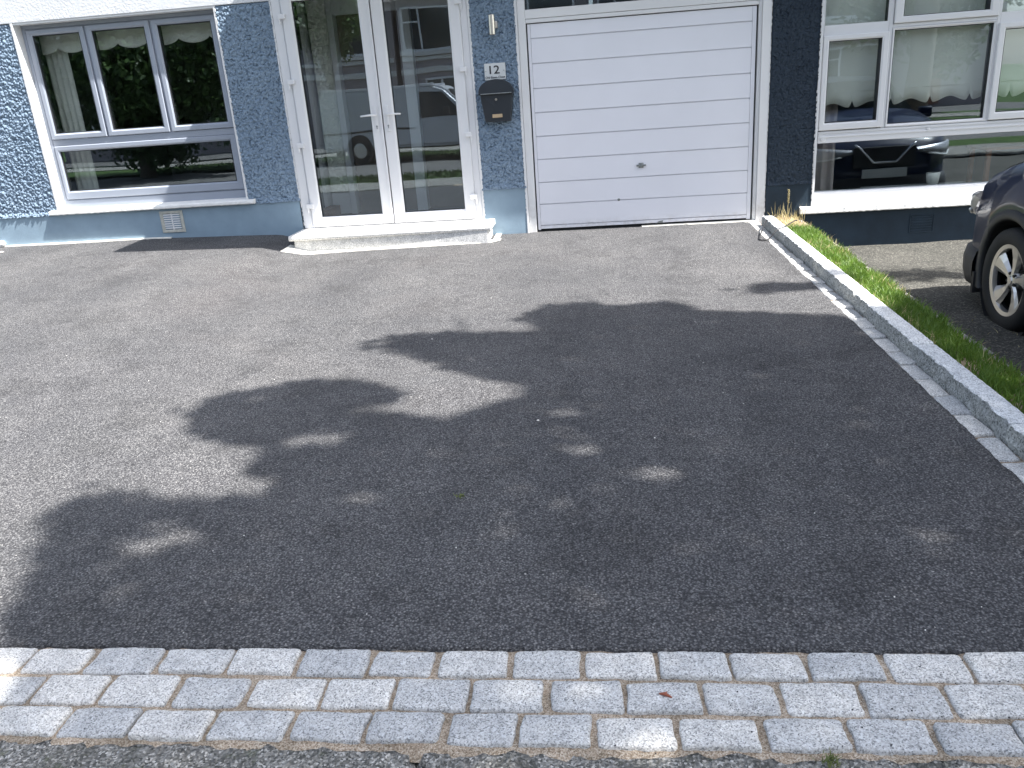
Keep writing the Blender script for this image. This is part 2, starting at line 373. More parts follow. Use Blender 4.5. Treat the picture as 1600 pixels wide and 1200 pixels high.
# driveway: dense enough for a slightly uneven, crumbly surface and edge
sheet('driveway', np.concatenate([np.arange(-9.4, -2.5, .08), np.arange(-2.5, 1.497, .025), [1.497]]), np.concatenate([np.arange(1.842, 4.0, .022), np.arange(4.0, 8.3, .06), [8.31]]),
      lambda x, y: G(x, y) + .0012*noise.noise(Vector((x*60, y*60, 2))), M['tarmac'], jit=.011, nz=.003, nsc=1.7, thick=.06)
sheet('neighbour_driveway', np.arange(1.955, 9.2, .06), np.concatenate([np.arange(.2, 8.3, .06), [8.36]]), NG, M['gravel'], nz=.012, nsc=2.5, thick=.06)
sheet('footpath', np.arange(-9.4, 9.3, .03) if False else np.concatenate([np.arange(-9.4, -2.2, .3), np.arange(-2.2, 1.6, .018), np.arange(1.6, 9.3, .3)]),
      np.concatenate([[-.1, .4, .9, 1.15], np.arange(1.2, 1.481, .014)]), lambda x, y: -.137 + .007*noise.fractal(Vector((x*22, y*22, 0)), 1, 2, 4) - (.03 if abs(x + .474 + .02*math.sin(y*30)) < .011 else 0), M['path'], jit=.02, thick=.05)
sheet('footpath', np.arange(-40, 40, 2.), [-.1, -.11, -.4], lambda x, y: -.16, M['path']).name = 'path_edge'
sheet('grass_verge', np.arange(-30, 30, .4), np.arange(-1.7, .0, .17), lambda x, y: -.15, M['turf'], nz=.02)
sheet('road', np.arange(-60, 61, 4.), [-7.6, -5, -3, -1.7], lambda x, y: -.24 + (.03 if -6 < y < -2 else 0), M['road'])
sheet('far_verge', np.arange(-40, 41, .5), np.arange(-10.5, -7.5, .3), lambda x, y: -.17, M['turf'], nz=.02)
sheet('far_footpath', np.arange(-40, 41, 2.), [-12.4, -10.5], lambda x, y: -.15, M['path'])
sheet('far_forecourt', np.arange(-40, 41, 2.), [-17.2, -15, -12.4], lambda x, y: -.1, M['road'])

def blades(name, pts, h0, h1, wid, mat, lean=.5, label=None, kind='stuff', parent=None, cat=None):
    P = np.asarray(pts, dtype=float); n = len(P)
    h = rng.uniform(h0, h1, n); a = rng.uniform(0, 2*PI, n); la = rng.uniform(0, 2*PI, n); l = rng.uniform(.1, lean, n)*h
    d = np.stack([np.cos(a), np.sin(a), np.zeros(n)], 1)*(wid/2)
    ln = np.stack([np.cos(la)*l, np.sin(la)*l, np.zeros(n)], 1)
    up = np.zeros((n, 3)); up[:, 2] = h
    mid = P + up*.55 + ln*.35; top = P + up + ln
    q1 = np.stack([P - d, P + d, mid + d*.8, mid - d*.8], 1); q2 = np.stack([mid - d*.8, mid + d*.8, top + d*.12, top - d*.12], 1)
    o = quads_mesh(name, np.concatenate([q1, q2]), mat, parent); tag(o, label, cat, kind=kind); return o

# turf strip between kerb and next door's drive
def strip_z(x, y): return G(1.6, y) + .035 - .03*max(0, (x - 1.8)/.16)
sheet('turf_strip', np.concatenate([np.arange(1.675, 1.955, .03), [1.955, 1.965]]), np.arange(.2, 8.30, .06), strip_z, M['soil'], nz=.012, nsc=6, thick=.36)
n = 26000; xs = rng.uniform(1.70, 1.99, n); ys = 1.2 + 6.45*rng.random(n)
ok = xs < 1.955 + .02*np.sin(ys*7) + .012*np.sin(ys*23)
xs, ys = xs[ok], ys[ok]
dense = np.array([noise.noise(Vector((x*6, y*4, 0))) for x, y in zip(xs, ys)])
keep = rng.random(len(xs)) < np.clip(1.0 + dense*1.4, .25, 1)
pts = [(x, y, strip_z(x, y) - .005) for x, y in zip(xs[keep], ys[keep])]
blades('grass', pts, .022, .068, .006, M['grass'], .9, 'long bright green grass along the top of the kerb')
pts = []
for _ in range(2600):
    x, y = random.uniform(1.70, 1.98), random.uniform(1.6, 8.25)
    if y > 7.5 or noise.noise(Vector((x*5, y*1.6, 7))) > .24: pts.append((x, y, strip_z(x, y)))
blades('dry_grass', pts, .02, .07, .005, M['drygrass'], 1.2, 'straw coloured dry grass at the wall end of the strip')
pts = [(1.72 + .3*random.random(), 8.14 + .1*random.random(), 0) for _ in range(30)]
blades('dry_grass', pts, .08, .2, .006, M['drygrass'], .35, 'pale grass stalks standing against the navy wall')
stalk = MB().tube([(1.855, 8.18, 0), (1.86, 8.18, .14), (1.865, 8.17, .25)], [.003, .0025, .002], 6)
for k in range(26):
    z = .17 + .005*k; t = k*2.4; p = Vector((1.862, 8.176, z)); stalk.tube([p, p + Vector((.014*math.cos(t), .014*math.sin(t), .012))], [.004, .001], 5)
tag(stalk.build('seed_stalk', M['drygrass']), 'tall grass stalk with a seed head in front of the navy wall', 'weed')
pts = [(random.uniform(1.955, 2.35) if random.random() < .7 else random.uniform(2, 2.7), random.uniform(2.2, 5.6)) for _ in range(520)]
blades('dry_grass', [(x, y, NG(x, y)) for x, y in pts], .006, .03, .005, M['drygrass'], 4, 'dry straw litter lying on the neighbouring driveway')
edging = MB()
for k in range(14):
    y0 = 1.0 + k*.52; edging.bbox(1.968, 2.005, y0, y0 + .512, NG(2, y0) - .05, strip_z(1.95, y0 + .25) - .004 - .006*random.random(), .005)
tag(edging.build('concrete_edging', M['path']), 'low concrete edging between the grass strip and the neighbouring drive', 'edging')

# ------------------------------------------------------------------ granite setts
def sett_mesh(L, W, H, seed, rough=1.0, top=.0):
    r = random.Random(seed); K = 9
    def side(n, amp): return [r.uniform(-amp, amp) for _ in range(n)]
    # outline: rounded rectangle with skewed corners and a chipped edge
    sk = [(r.uniform(-.005, .005)*rough, r.uniform(-.004, .004)*rough) for _ in range(4)]; out = []
    cs = [Vector((-L/2 + sk[0][0], -W/2 + sk[0][1])), Vector((L/2 + sk[1][0], -W/2 + sk[1][1])), Vector((L/2 + sk[2][0], W/2 + sk[2][1])), Vector((-L/2 + sk[3][0], W/2 + sk[3][1]))]
    for k in range(4):
        c0, cp, cn = cs[k], cs[k - 1], cs[(k + 1) % 4]; rad = r.uniform(.006, .016)
        u = (cp - c0).normalized(); w2 = (cn - c0).normalized(); a0 = c0 + u*rad; a1 = c0 + w2*rad
        for t in (0, .25, .5, .75, 1): out.append(a0*(1 - t)**2 + c0*2*t*(1 - t) + a1*t*t)
        nxt = cn + (c0 - cn).normalized()*.018; mseg = 14 if abs(cn.x - c0.x) > abs(cn.y - c0.y) and L > W or abs(cn.y - c0.y) > .12 else 7
        nn = Vector((-w2.y, w2.x)); bow = r.uniform(-.003, .003)*rough
        for i in range(1, mseg): t = i/mseg; out.append(a1.lerp(nxt, t) + nn*bow*math.sin(PI*t))
    jx = r.uniform(0, 90)
    out = [(p.x + .0020*rough*noise.noise(Vector((p.x*95 + jx, p.y*95, 1))) + .0022*rough*noise.noise(Vector((p.x*33 + jx, p.y*33, 2))), p.y + .0020*rough*noise.noise(Vector((p.x*95 + jx, p.y*95, 7))) + .0022*rough*noise.noise(Vector((p.x*33 + jx, p.y*33, 8)))) for p in out]
    n = len(out); v = []; f = []
    prof = [(0, -H), (0, -.009), (.0012, -.0035), (.004, -.0005), (.009, .0008), (.018, .0014), (.030, .0018), (.042, .002)]
    tilt = (r.uniform(-.004, .004)*rough, r.uniform(-.006, .006)*rough); off = Vector((seed*3.7 % 97, seed*1.3 % 61, 0))
    for a, (ins, z) in enumerate(prof):
        for x, y in out:
            X, Y = x*(1 - 2*ins/L), y*(1 - 2*min(ins, W*.44)/W)
            zz = z + top + (0 if a == 0 else X/L*tilt[0] + Y/W*tilt[1] + .0013*rough*noise.noise(Vector((X*30, Y*30, 0)) + off))
            v.append((X, Y, zz))
    for a in range(len(prof) - 1):
        for k in range(n): f.append((a*n + k, a*n + (k + 1) % n, (a + 1)*n + (k + 1) % n, (a + 1)*n + k))
    v.append((0, 0, prof[-1][1] + top)); c = len(v) - 1
    for k in range(n): f.append(((len(prof) - 1)*n + k, (len(prof) - 1)*n + (k + 1) % n, c))
    return v, f

apron = empty('sett_apron', (0, 1.67, -.124), label='three staggered rows of grey granite setts across the foot of the driveway', cat='paving')
rows = [
 (1.838, 1.733, [-2.10, -1.90, -1.697, -1.504, -1.284, -1.079, -.8705, -.667, -.474, -.2715, -.076, .1215, .315, .51, .705, .911, 1.115, 1.32]),
 (1.718, 1.608, [-2.0, -1.80, -1.585, -1.384, -1.178, -.972, -.764, -.570, -.371, -.163, .032, .227, .416, .617, .82, 1.012, 1.215, 1.42]),
 (1.596, 1.496, [-1.84, -1.635, -1.43, -1.232, -1.022, -.808, -.610, -.413, -.230, -.042, .157, .350, .553, .738, .925, 1.12, 1.32, 1.52])]
bed = MB(); xs_ = np.arange(-2.6, 2.0, .02); ys_ = np.arange(1.455, 1.86, .0145); nx = len(xs_)
for y in ys_:
    for x in xs_:
        bed.v.append((x, y - 1.67, G(x, y) - .0115 + .003*noise.noise(Vector((x*30, y*30, 5))) + .004*noise.noise(Vector((x*7, y*7, 5))) + .124 - max(0, 1.49 - y)*.35))
for j in range(len(ys_) - 1):
    for i in range(nx - 1):
        a = j*nx + i; bed.f.append((a, a + 1, a + nx + 1, a + nx))
bed.build('mortar_bed', M['mortar'], apron, True, False)
sd = 1
for yt, yb, js in rows:
    for k in range(len(js) - 1):
        x0, x1 = js[k], js[k + 1]; L = x1 - x0 - random.uniform(.010, .017); W = yt - yb - random.uniform(.0, .005)
        v, f = sett_mesh(L, W, .05, sd, 1.0); sd += 1
        o = link_mesh('sett', v, f, M['granite'], apron, True)
        o.location = ((x0 + x1)/2 + random.uniform(-.002, .002), (yt + yb)/2 - 1.67 + random.uniform(-.002, .002), G(0, (yt + yb)/2) + .124 + random.uniform(-.002, .002))
        o.rotation_euler.z = random.uniform(-.012, .012)

channel = empty('sett_channel', (1.54, 5, -.06), label='single line of granite setts set lengthwise between tarmac and kerb', cat='paving')
cb = MB()
for k in range(66):
    y0 = 1.75 + k*.1; cb.box(1.488, 1.60, y0, y0 + .1, G(0, y0 + .05) - .06, G(0, y0 + .05) - .009)
o = cb.build('mortar_bed', M['mortar'], channel); o.location = (-1.54, -5, .06)
y = 1.87
while y < 8.2:
    L = random.uniform(.195, .225); v, f = sett_mesh(.090 + random.uniform(-.003, .003), L - .013, .05, sd, 1.3); sd += 1
    o = link_mesh('sett', v, f, M['granite'], channel, True); yc = y + L/2
    o.location = (1.541 - 1.54 + random.uniform(-.003, .003), yc - 5, G(0, yc) + .06 + random.uniform(-.002, .003)); y += L

# granite kerb stones, rough split faces
kerb = empty('granite_kerb', (1.64, 5, -.06), label='rough split granite kerb running from the garage corner beside the grass', cat='kerb')
def kerb_stone(y0, y1, s):
    n = int((y1 - y0)/.018); v = []; f = []
    prof = [(1.590, -.10), (1.588, .0), (1.585, .02), (1.586, .04), (1.587, .066), (1.588, .086), (1.592, .0905), (1.625, .091), (1.645, .091), (1.665, .090), (1.684, .086), (1.692, .07), (1.692, -.1)]
    m = len(prof)
    for j in range(n + 1):
        y = y0 + (y1 - y0)*j/n; g = G(0, y)
        e = min(j, n - j); sh = .006 if e == 0 else 0
        big = noise.fractal(Vector((y*6, s*9.1, 0)), 1, 2, 3)
        for i, (x, z) in enumerate(prof):
            dx = dz = 0
            if 1 <= i <= 5: dx = .010*noise.fractal(Vector((y*16, z*30, s)), 1, 2, 4) + .006*big
            if i in (5, 6): dx += .007*noise.fractal(Vector((y*30, 5, s)), 1, 2, 3)
            if 4 <= i <= 11: dz = .003*noise.fractal(Vector((y*25, x*60, s+3)), 1, 2, 3) + .003*noise.noise(Vector((y*1.3, s, 2)))
            if i == 11: dx += .004*noise.noise(Vector((y*20, 9, s)))
            v.append((x + dx - 1.64, y - 5, z + dz + g + .06 - (sh if z > .05 else 0)))
    for j in range(n):
        for i in range(m - 1):
            a = j*m + i; f.append((a + 1, a, a + m, a + m + 1))
    f.append(tuple(range(m))); f.append(tuple(n*m + i for i in range(m - 1, -1, -1)))
    o = link_mesh('kerb_stone', v, f, M['kerb'], kerb, False); o.data.materials.append(M['kerbface_shade'])
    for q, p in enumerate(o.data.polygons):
        if q < n*(m - 1) and (q % (m - 1)) < 5: p.material_index = 1  # drive-side face takes the granite with shade painted in
    return o
for k, y0 in enumerate([1.08, 2.08, 3.08, 4.08, 5.08, 6.08, 7.08]):
    kerb_stone(y0 + .003, min(y0 + .997, 8.02), k)

# ------------------------------------------------------------------ pebbledash
def dash_patch(mb, x0, x1, z0, z1, yf, step=.0072, h=.023, cell=.0185, drop=0.0, seed=0):
    xs = np.arange(x0, x1 + step*.5, step); zs = np.arange(z0, z1 + step*.5, step)
    xs[-1] = x1; zs[-1] = z1
    X, Z = np.meshgrid(xs, zs); H = np.zeros_like(X)
    u, w_ = X/cell, Z/cell; iu, iw = np.floor(u).astype(int), np.floor(w_).astype(int)
    def hsh(a, b, k):
        q = np.sin(a*127.1 + b*311.7 + k*74.7 + seed)*43758.5453; return q - np.floor(q)
    for du in (-1, 0, 1):
        for dw in (-1, 0, 1):
            a, b = iu + du, iw + dw
            px, pz = a + hsh(a, b, 1), b + hsh(a, b, 2); th = hsh(a, b, 3)*PI; sc = .55 + .75*hsh(a, b, 4); el = .5 + .5*hsh(a, b, 5)
            dx, dz = u - px, w_ - pz; c, s = np.cos(th), np.sin(th)
            d2 = ((dx*c + dz*s)/(sc))**2 + ((-dx*s + dz*c)/(sc*el))**2
            tl = (hsh(a, b, 7) - .5)*.9*dx + (hsh(a, b, 8) - .5)*.9*dz
            H = np.maximum(H, np.where(d2 < 1, np.clip(1 - d2, 0, 1)**.35, 0)*(.35 + .65*hsh(a, b, 6)) + np.where(d2 < 1, tl, -1))
    H += .15*hsh(iu, iw, 9)*0
    edge = np.minimum.reduce([(X - x0)/.012, (x1 - X)/.012, (z1 - Z)/.012]); edge = np.clip(edge, 0, 1)
    Y = yf - h*H*edge
    if drop: Y = Y - np.clip((z0 + drop - Z)/drop, 0, 1)*.016
    nx, nz = len(xs), len(zs); k = len(mb.v)
    Zj = Z.copy(); Zj[0, :] += rng.uniform(-.004, .004, nx)
    mb.v += list(map(tuple, np.stack([X.ravel(), Y.ravel(), Zj.ravel()], 1).tolist()))
    idx = np.arange(nx*nz).reshape(nz, nx) + k
    q = np.stack([idx[:-1, :-1], idx[:-1, 1:], idx[1:, 1:], idx[1:, :-1]], -1).reshape(-1, 4)
    mb.f += list(map(tuple, q.tolist()))
    # underside return of the bell-cast
    mb.add([(x0, yf - .014, z0 + .001), (x1, yf - .014, z0 + .001), (x1, yf + .03, z0 + .001), (x0, yf + .03, z0 + .001)], [(0, 3, 2, 1)])

# ------------------------------------------------------------------ our house
YF = 8.285
house = empty('house', (-2.5, 8.29, 0), label='blue pebbledashed house with white doors, grey window and white garage door', cat='house')
def hp(o):                      # keep world coordinates under a moved root
    o.matrix_parent_inverse = o.parent.matrix_world.inverted() if o.parent else Matrix()
    return o
bpy.context.view_layer.update()
INV = Matrix.Translation((2.5, -8.29, 0))
def H(mb, name, mat, smooth=False, parent=None, fix=True):
    o = mb.build(name, mat, parent or house, smooth, fix)
    if (parent or house) is house: o.matrix_parent_inverse = INV
    return o
d = MB()
for a_, c_, t_, s_ in ((-7.6, -5.781, 2.355, 1), (-3.645, -3.07, 2.355, 2), (-1.163, -.692, 2.62, 3)):
    d = MB(); dash_patch(d, a_, c_, .455, t_, YF, drop=.05, seed=s_); H(d, 'pebbledash_wall', M['dash'], False, fix=False)
wall_o = None
b = MB()   # masonry behind, in butted blocks round the openings
b.box(-9.4, -5.79, 8.31, 8.52, -.3, 5.2); b.box(-5.79, -3.64, 8.31, 8.52, -.3, .46); b.box(-5.79, -3.64, 8.31, 8.52, 2.36, 5.2)
b.box(-3.64, -3.07, 8.31, 8.52, -.3, 5.2); b.box(-3.07, -1.163, 8.31, 8.52, 2.45, 5.2); b.box(-3.07, -1.163, 8.31, 8.52, -.3, .02)
b.box(-1.163, -.69, 8.31, 8.52, -.3, 5.2); b.box(-.69, 1.655, 8.31, 8.52, 2.62, 5.2)
b.box(-9.4, -9.2, 8.52, 15, -.3, 5.2); b.box(-9.2, 1.65, 14.8, 15, -.3, 5.2); b.box(1.655, 1.88, 8.40, 15, -.3, 5.2)
H(b, 'masonry', M['band'])
H(MB().box(-9.4, -3.07, 8.268, 8.305, -.3, .457), 'plinth', M['plinth']); H(MB().box(-1.165, -.695, 8.268, 8.305, -.3, .457), 'plinth', M['plinth'])
H(MB().bbox(-9.4, -3.07, 8.262, 8.305, 2.357, 2.80, .006), 'plaster_band', M['band']); H(MB().bbox(-1.163, 1.66, 8.262, 8.305, 2.63, 2.80, .006), 'plaster_band', M['band'])
# white reveals and arrises round the window, ragged against the dash
def ragged(b, xx, z, top, y0=8.264, hi=.006):
    while z < top:
        l = random.uniform(.01, .05); ww = random.uniform(.001, hi)
        b.bbox(xx - ww, xx + ww, y0, 8.285, z, z + l, .0015); z += l + random.uniform(.0, .03)
b = MB(); b.box(-5.787, -5.768, 8.262, 8.50, .50, 2.357); ragged(b, -5.79, .47, 2.35)
b.box(-3.652, -3.636, 8.266, 8.50, .50, 2.357); b.box(-5.768, -3.652, 8.27, 8.50, 2.340, 2.356); ragged(b, -3.634, .47, 2.35); H(b, 'reveal_trim', M['reveal'])
for xa, xb, ya, yb, zt in ((-3.085, -3.072, 8.268, 8.31, 2.357), (-1.163, -1.145, 8.262, 8.31, 2.63), (-.712, -.692, 8.262, 8.40, 2.63)):
    b = MB(); b.box(xa, xb, ya, yb, -.04 if xa > -1 else .16, zt); ragged(b, xa - .001 if xa > -1 else xb + .001, .2, 2.35); H(b, 'reveal_trim', M['reveal'])
# porch canopy over the double doors and the first-floor overhang over the garage
b = MB(); b.bbox(-2.97, -1.22, 7.115, 8.30, 2.95, 3.10, .01); H(b, 'canopy', M['white'])
b = MB(); b.bbox(-1.215, 1.66, 7.765, 8.30, 2.80, 3.0, .01); H(b, 'soffit', M['white'])
b = MB(); b.add([(-9.6, 8.0, 5.1), (1.66, 8.0, 5.1), (1.66, 15.2, 5.1), (-9.6, 15.2, 5.1), (-6, 11.6, 7.2), (1.66, 11.6, 7.2)], [(0, 1, 5, 4), (1, 2, 5), (2, 3, 4, 5), (3, 0, 4), (0, 3, 2, 1)])
H(b, 'roof', M['roof'])
for x in (-5.0, -.8):
    f = H(MB().frame(x - .8, x + .8, 3.6, 4.7, .06, .06, .06, .06, 8.29, 8.305), 'upper_window', M['white']); MB().box(x - .74, x + .74, 8.297, 8.303, 3.66, 4.64).build('pane', M['reflglass'], f)

# rooms behind the glass
def room(x0, x1, y0, y1, z0, z1, mat, name='room_walls'):
    b = MB(); b.add([(x0, y0, z0), (x1, y0, z0), (x1, y1, z0), (x0, y1, z0), (x0, y0, z1), (x1, y0, z1), (x1, y1, z1), (x0, y1, z1)],
                    [(0, 1, 2, 3), (4, 7, 6, 5), (1, 5, 6, 2), (2, 6, 7, 3), (3, 7, 4, 0)])
    return b
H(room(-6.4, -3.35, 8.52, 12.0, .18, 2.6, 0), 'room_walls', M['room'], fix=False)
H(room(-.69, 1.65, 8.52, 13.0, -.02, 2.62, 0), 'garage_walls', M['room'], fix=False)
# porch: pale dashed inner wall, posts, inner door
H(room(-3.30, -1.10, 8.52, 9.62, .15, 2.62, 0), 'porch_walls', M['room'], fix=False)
d = MB(); dash_patch(d, -3.10, -2.885, .42, 2.55, 9.40, step=.011, h=.02, cell=.03, seed=5); H(d, 'porch_dash', M['cream'], fix=False)
b = MB(); b.box(-3.10, -2.885, 9.395, 9.6, .16, .40); H(b, 'porch_skirting', M['white'])
b = MB(); b.box(-2.865, -2.80, 9.34, 9.6, .16, 2.6); b.box(-3.17, -3.13, 9.30, 9.6, .16, 2.6); b.box(-3.23, -3.215, 9.2, 9.34, .16, 2.6); b.box(-1.30, -1.22, 9.34, 9.6, .16, 2.6); b.box(-2.07, -1.95, 9.33, 9.45, .16, 2.3); b.box(-2.80, -1.30, 9.36, 9.6, 2.3, 2.6)
H(b, 'inner_door_frame', M['white'])
b = MB(); b.box(-2.79, -1.31, 9.45, 9.5, .16, 2.3); H(b, 'inner_door', M['floorw'])
b = MB(); b.box(-3.12, -3.0, 8.9, 9.35, .16, .27); H(b, 'shoe_box', M['darkwood'])

# ---- our window: outer frame, three sashes over one wide fixed light
win = H(MB().frame(-5.768, -3.652, .50, 2.341, .045, .045, .10, .045, 8.385, 8.45), 'window_frame', M['greyframe'])
def sub(mb, name, mat, parent, smooth=False):
    return mb.build(name, mat, parent, smooth)
b = MB(); b.bbox(-5.725, -3.695, 8.388, 8.449, 1.16, 1.222, .004); b.bbox(-5.095, -5.078, 8.392, 8.449, 1.223, 2.296, .003); b.bbox(-4.395, -4.376, 8.392, 8.449, 1.223, 2.296, .003)
sub(b, 'mullions', M['greyframe'], win)
for (a, c) in ((-5.722, -5.097), (-5.076, -4.397), (-4.374, -3.698)):
    sub(MB().frame(a, c, 1.226, 2.294, .062, .062, .062, .056, 8.372, 8.448, .012), 'sash', M['greyframe'], win)
    sub(MB().frame(a + .060, c - .060, 1.286, 2.240, .005, .005, .005, .005, 8.384, 8.45, .001), 'glazing_seal', M['rubber'], win)
    sub(MB().box(a + .055, c - .055, 8.397, 8.403, 1.28, 2.245), 'pane', M['glass'], win)
sub(MB().frame(-5.722, -3.698, .603, 1.158, .052, .075, .088, .06, 8.374, 8.448, .012), 'sash', M['greyframe'], win)
sub(MB().frame(-5.672, -3.775, .689, 1.100, .005, .005, .005, .005, 8.386, 8.45, .001), 'glazing_seal', M['rubber'], win)
sub(MB().box(-5.68, -3.77, 8.397, 8.403, .68, 1.105), 'pane', M['glass'], win)
def rough_sill(x0, x1, y0, y1, z0, z1, s):
    n = int((x1 - x0)/.02); prof = [(y1, z0), (y0 + .008, z0), (y0, z0 + .008), (y0, z1 - .012), (y0 + .010, z1), (y1, z1 + .012)]; v = []; f = []
    for i in range(n + 1):
        x = x0 + (x1 - x0)*i/n
        for k, (y, z) in enumerate(prof):
            v.append((x, y + (.0025*noise.noise(Vector((x*30, k, s))) if 0 < k < 5 else 0), z + (.0045*noise.noise(Vector((x*28, 3, s))) if k in (0, 1, 2) else 0)))
    m = len(prof)
    for i in range(n):
        for k in range(m): f.append((i*m + k, i*m + (k + 1) % m, (i + 1)*m + (k + 1) % m, (i + 1)*m + k))
    f += [tuple(range(m)), tuple(n*m + k for k in range(m))]
    b = MB(); b.v = v; b.f = f; return b
H(rough_sill(-5.86, -3.555, 8.215, 8.40, .460, .503, 1), 'window_sill', M['sill'])
# ---- vent
vt = H(MB().frame(-4.642, -4.385, .205, .432, .035, .035, .03, .03, 8.256, 8.28, .005), 'air_vent', M['vent'])
b = MB(); b.box(-4.612, -4.415, 8.272, 8.28, .23, .405); sub(b, 'vent_recess', M['rubber'], vt)
b = MB(); b.box(-4.520, -4.506, 8.258, 8.272, .232, .404)
for k in range(7):
    z = .245 + k*.0235
    b.bbox(-4.603, -4.524, 8.256, 8.272, z, z + .012, .002); b.bbox(-4.502, -4.424, 8.256, 8.272, z, z + .012, .002)
sub(b, 'louvre', M['white'], vt)

# ---- double doors
fr = H(MB().frame(-3.068, -1.165, .166, 2.45, .095, .075, .012, .05, 8.268, 8.33, .008), 'door_frame', M['white'])
def leaf(x0, x1, gx0, gx1, hs, label):
    l = H(MB().frame(x0, x1, .180, 2.395, gx0 - x0, x1 - gx1, .099, .06, 8.246, 8.31, .010), 'door_leaf', M['white'])
    l['label'] = label
    sub(MB().frame(gx0 - .002, gx1 + .002, .277, 2.337, .006, .006, .006, .006, 8.262, 8.31, .001), 'glazing_seal', M['rubber'], l)
    sub(MB().box(gx0 - .005, gx1 + .005, 8.278, 8.284, .274, 2.34), 'pane', M['glass'], l)
    hx = x1 - .052 if hs < 0 else x0 + .05
    b = MB(); b.bbox(hx - .015, hx + .015, 8.234, 8.246, 1.085, 1.335, .006); sub(b, 'handle_plate', M['white'], l)
    b = MB(); b.tube([(hx, 8.236, 1.25), (hx, 8.195, 1.25)], .009, 10)
    b.tube([(hx - .006*hs, 8.195, 1.25), (hx + hs*.05, 8.190, 1.252), (hx + hs*.145, 8.195, 1.246)], [.011, .010, .008], 10); sub(b, 'handle', M['white'], l, True)
    b = MB(); b.lathe([(0, -.004), (.0085, -.004), (.0085, 0)], 16, 'Y', (hx, 8.234, 1.142)); b.box(hx - .004, hx + .004, 8.2295, 8.232, 1.118, 1.140); sub(b, 'keyhole', M['zinc'], l)
    return l
lf = leaf(-2.965, -2.103, -2.860, -2.211, -1, 'left door leaf with the pale porch wall showing through its glass')
rt = leaf(-2.088, -1.232, -1.971, -1.341, 1, 'right door leaf with the parked van mirrored in its glass')
b = MB(); b.bbox(-2.118, -2.095, 8.236, 8.247, .185, 2.39, .003); sub(b, 'meeting_strip', M['white'], lf)
for l, x, s in ((lf, -2.958, -1), (rt, -1.250, 1)):
    for z in (.376, .985, 1.59, 2.185):
        b = MB(); b.bbox(x - .035 + .01*s, x + .035 + .01*s, 8.218, 8.247, z - .0, z + .045, .006); b.tube([(x + .035*s, 8.232, z - .045), (x + .035*s, 8.232, z + .045)], .0095, 10); sub(b, 'hinge', M['white'], l)

# ---- garage
gf = MB(); gf.bbox(-.690, -.618, 8.285, 8.36, -.05, 2.61, .004); gf.bbox(1.545, 1.575, 8.30, 8.36, -.03, 2.61, .004); gf.bbox(-.617, 1.544, 8.29, 8.36, 2.012, 2.092, .004); gf.bbox(-.617, 1.544, 8.296, 8.36, 1.975, 2.009, .003); gf.bbox(-.617, 1.544, 8.29, 8.36, 2.55, 2.61, .004)
gfo = H(gf, 'garage_frame', M['timber'])
MB().box(-.616, 1.543, 8.325, 8.331, 2.093, 2.549).build('transom_pane', M['glass'], gfo)
b = MB(); b.box(1.576, 1.654, 8.27, 8.42, -.06, 2.62)
for k in range(46):
    z = -.03 + k*.055; ww = random.uniform(.002, .007); b.bbox(1.652, 1.654 + ww, 8.266, 8.29, z, z + random.uniform(.02, .05), .002)
H(b, 'garage_reveal', M['timber'])
gd = MB(); prof = []                         # ribbed steel door: flat panels with a rolled groove between
grooves = [1.837, 1.613, 1.386, 1.162, .938, .716, .491, .273, .058]
zs = [1.966] + grooves + [.014]
for i in range(len(zs) - 1):
    zt, zb_ = zs[i], zs[i + 1]
    prof += [(zt - .008 if i else zt, 8.318), (zb_ + .012, 8.3165)]
    if i < len(zs) - 2: prof[-1] = (zb_ + .007, 8.3165); prof += [(zb_ + .005, 8.330), (zb_ + .000, 8.331), (zb_ - .003, 8.3165)]
v = []; f = []
for x in (-.575, 1.49):
    v += [(x, y, z) for z, y in prof]
m = len(prof)
for i in range(m - 1): f.append((i, i + m, i + m + 1, i + 1))
gd.add(v, f)
gd.box(-.604, -.577, 8.314, 8.345, .016, 1.966); gd.box(1.492, 1.527, 8.314, 8.345, .016, 1.966)
gdo = H(gd, 'garage_door', M['garage'])
MB().box(-.616, 1.543, 8.346, 8.349, -.02, 1.974).build('door_gap', M['rubber'], gdo)
b = MB(); b.lathe([(0, -.02), (.012, -.02), (.02, -.012), (.024, 0)], 20, 'Y', (.452, 8.316, .602)); b.bbox(.405, .50, 8.298, 8.307, .594, .610, .003); b.bbox(.428, .476, 8.305, 8.316, .578, .626, .004)
sub(b, 'handle', M['zinc'], gdo)
sub(MB().add([(.60, 8.3125, .02), (.66, 8.3125, .024), (.668, 8.3125, .048), (.63, 8.3125, .043), (.585, 8.3125, .017)], [(0, 1, 2, 3, 4)]), 'rust_patch', M['zinc'], gdo)
sub(MB().lathe([(0, -.002), (.012, -.001), (.014, 0)], 9, 'Y', (.225, 8.315, .278)), 'rust_patch', M['zinc'], gdo)

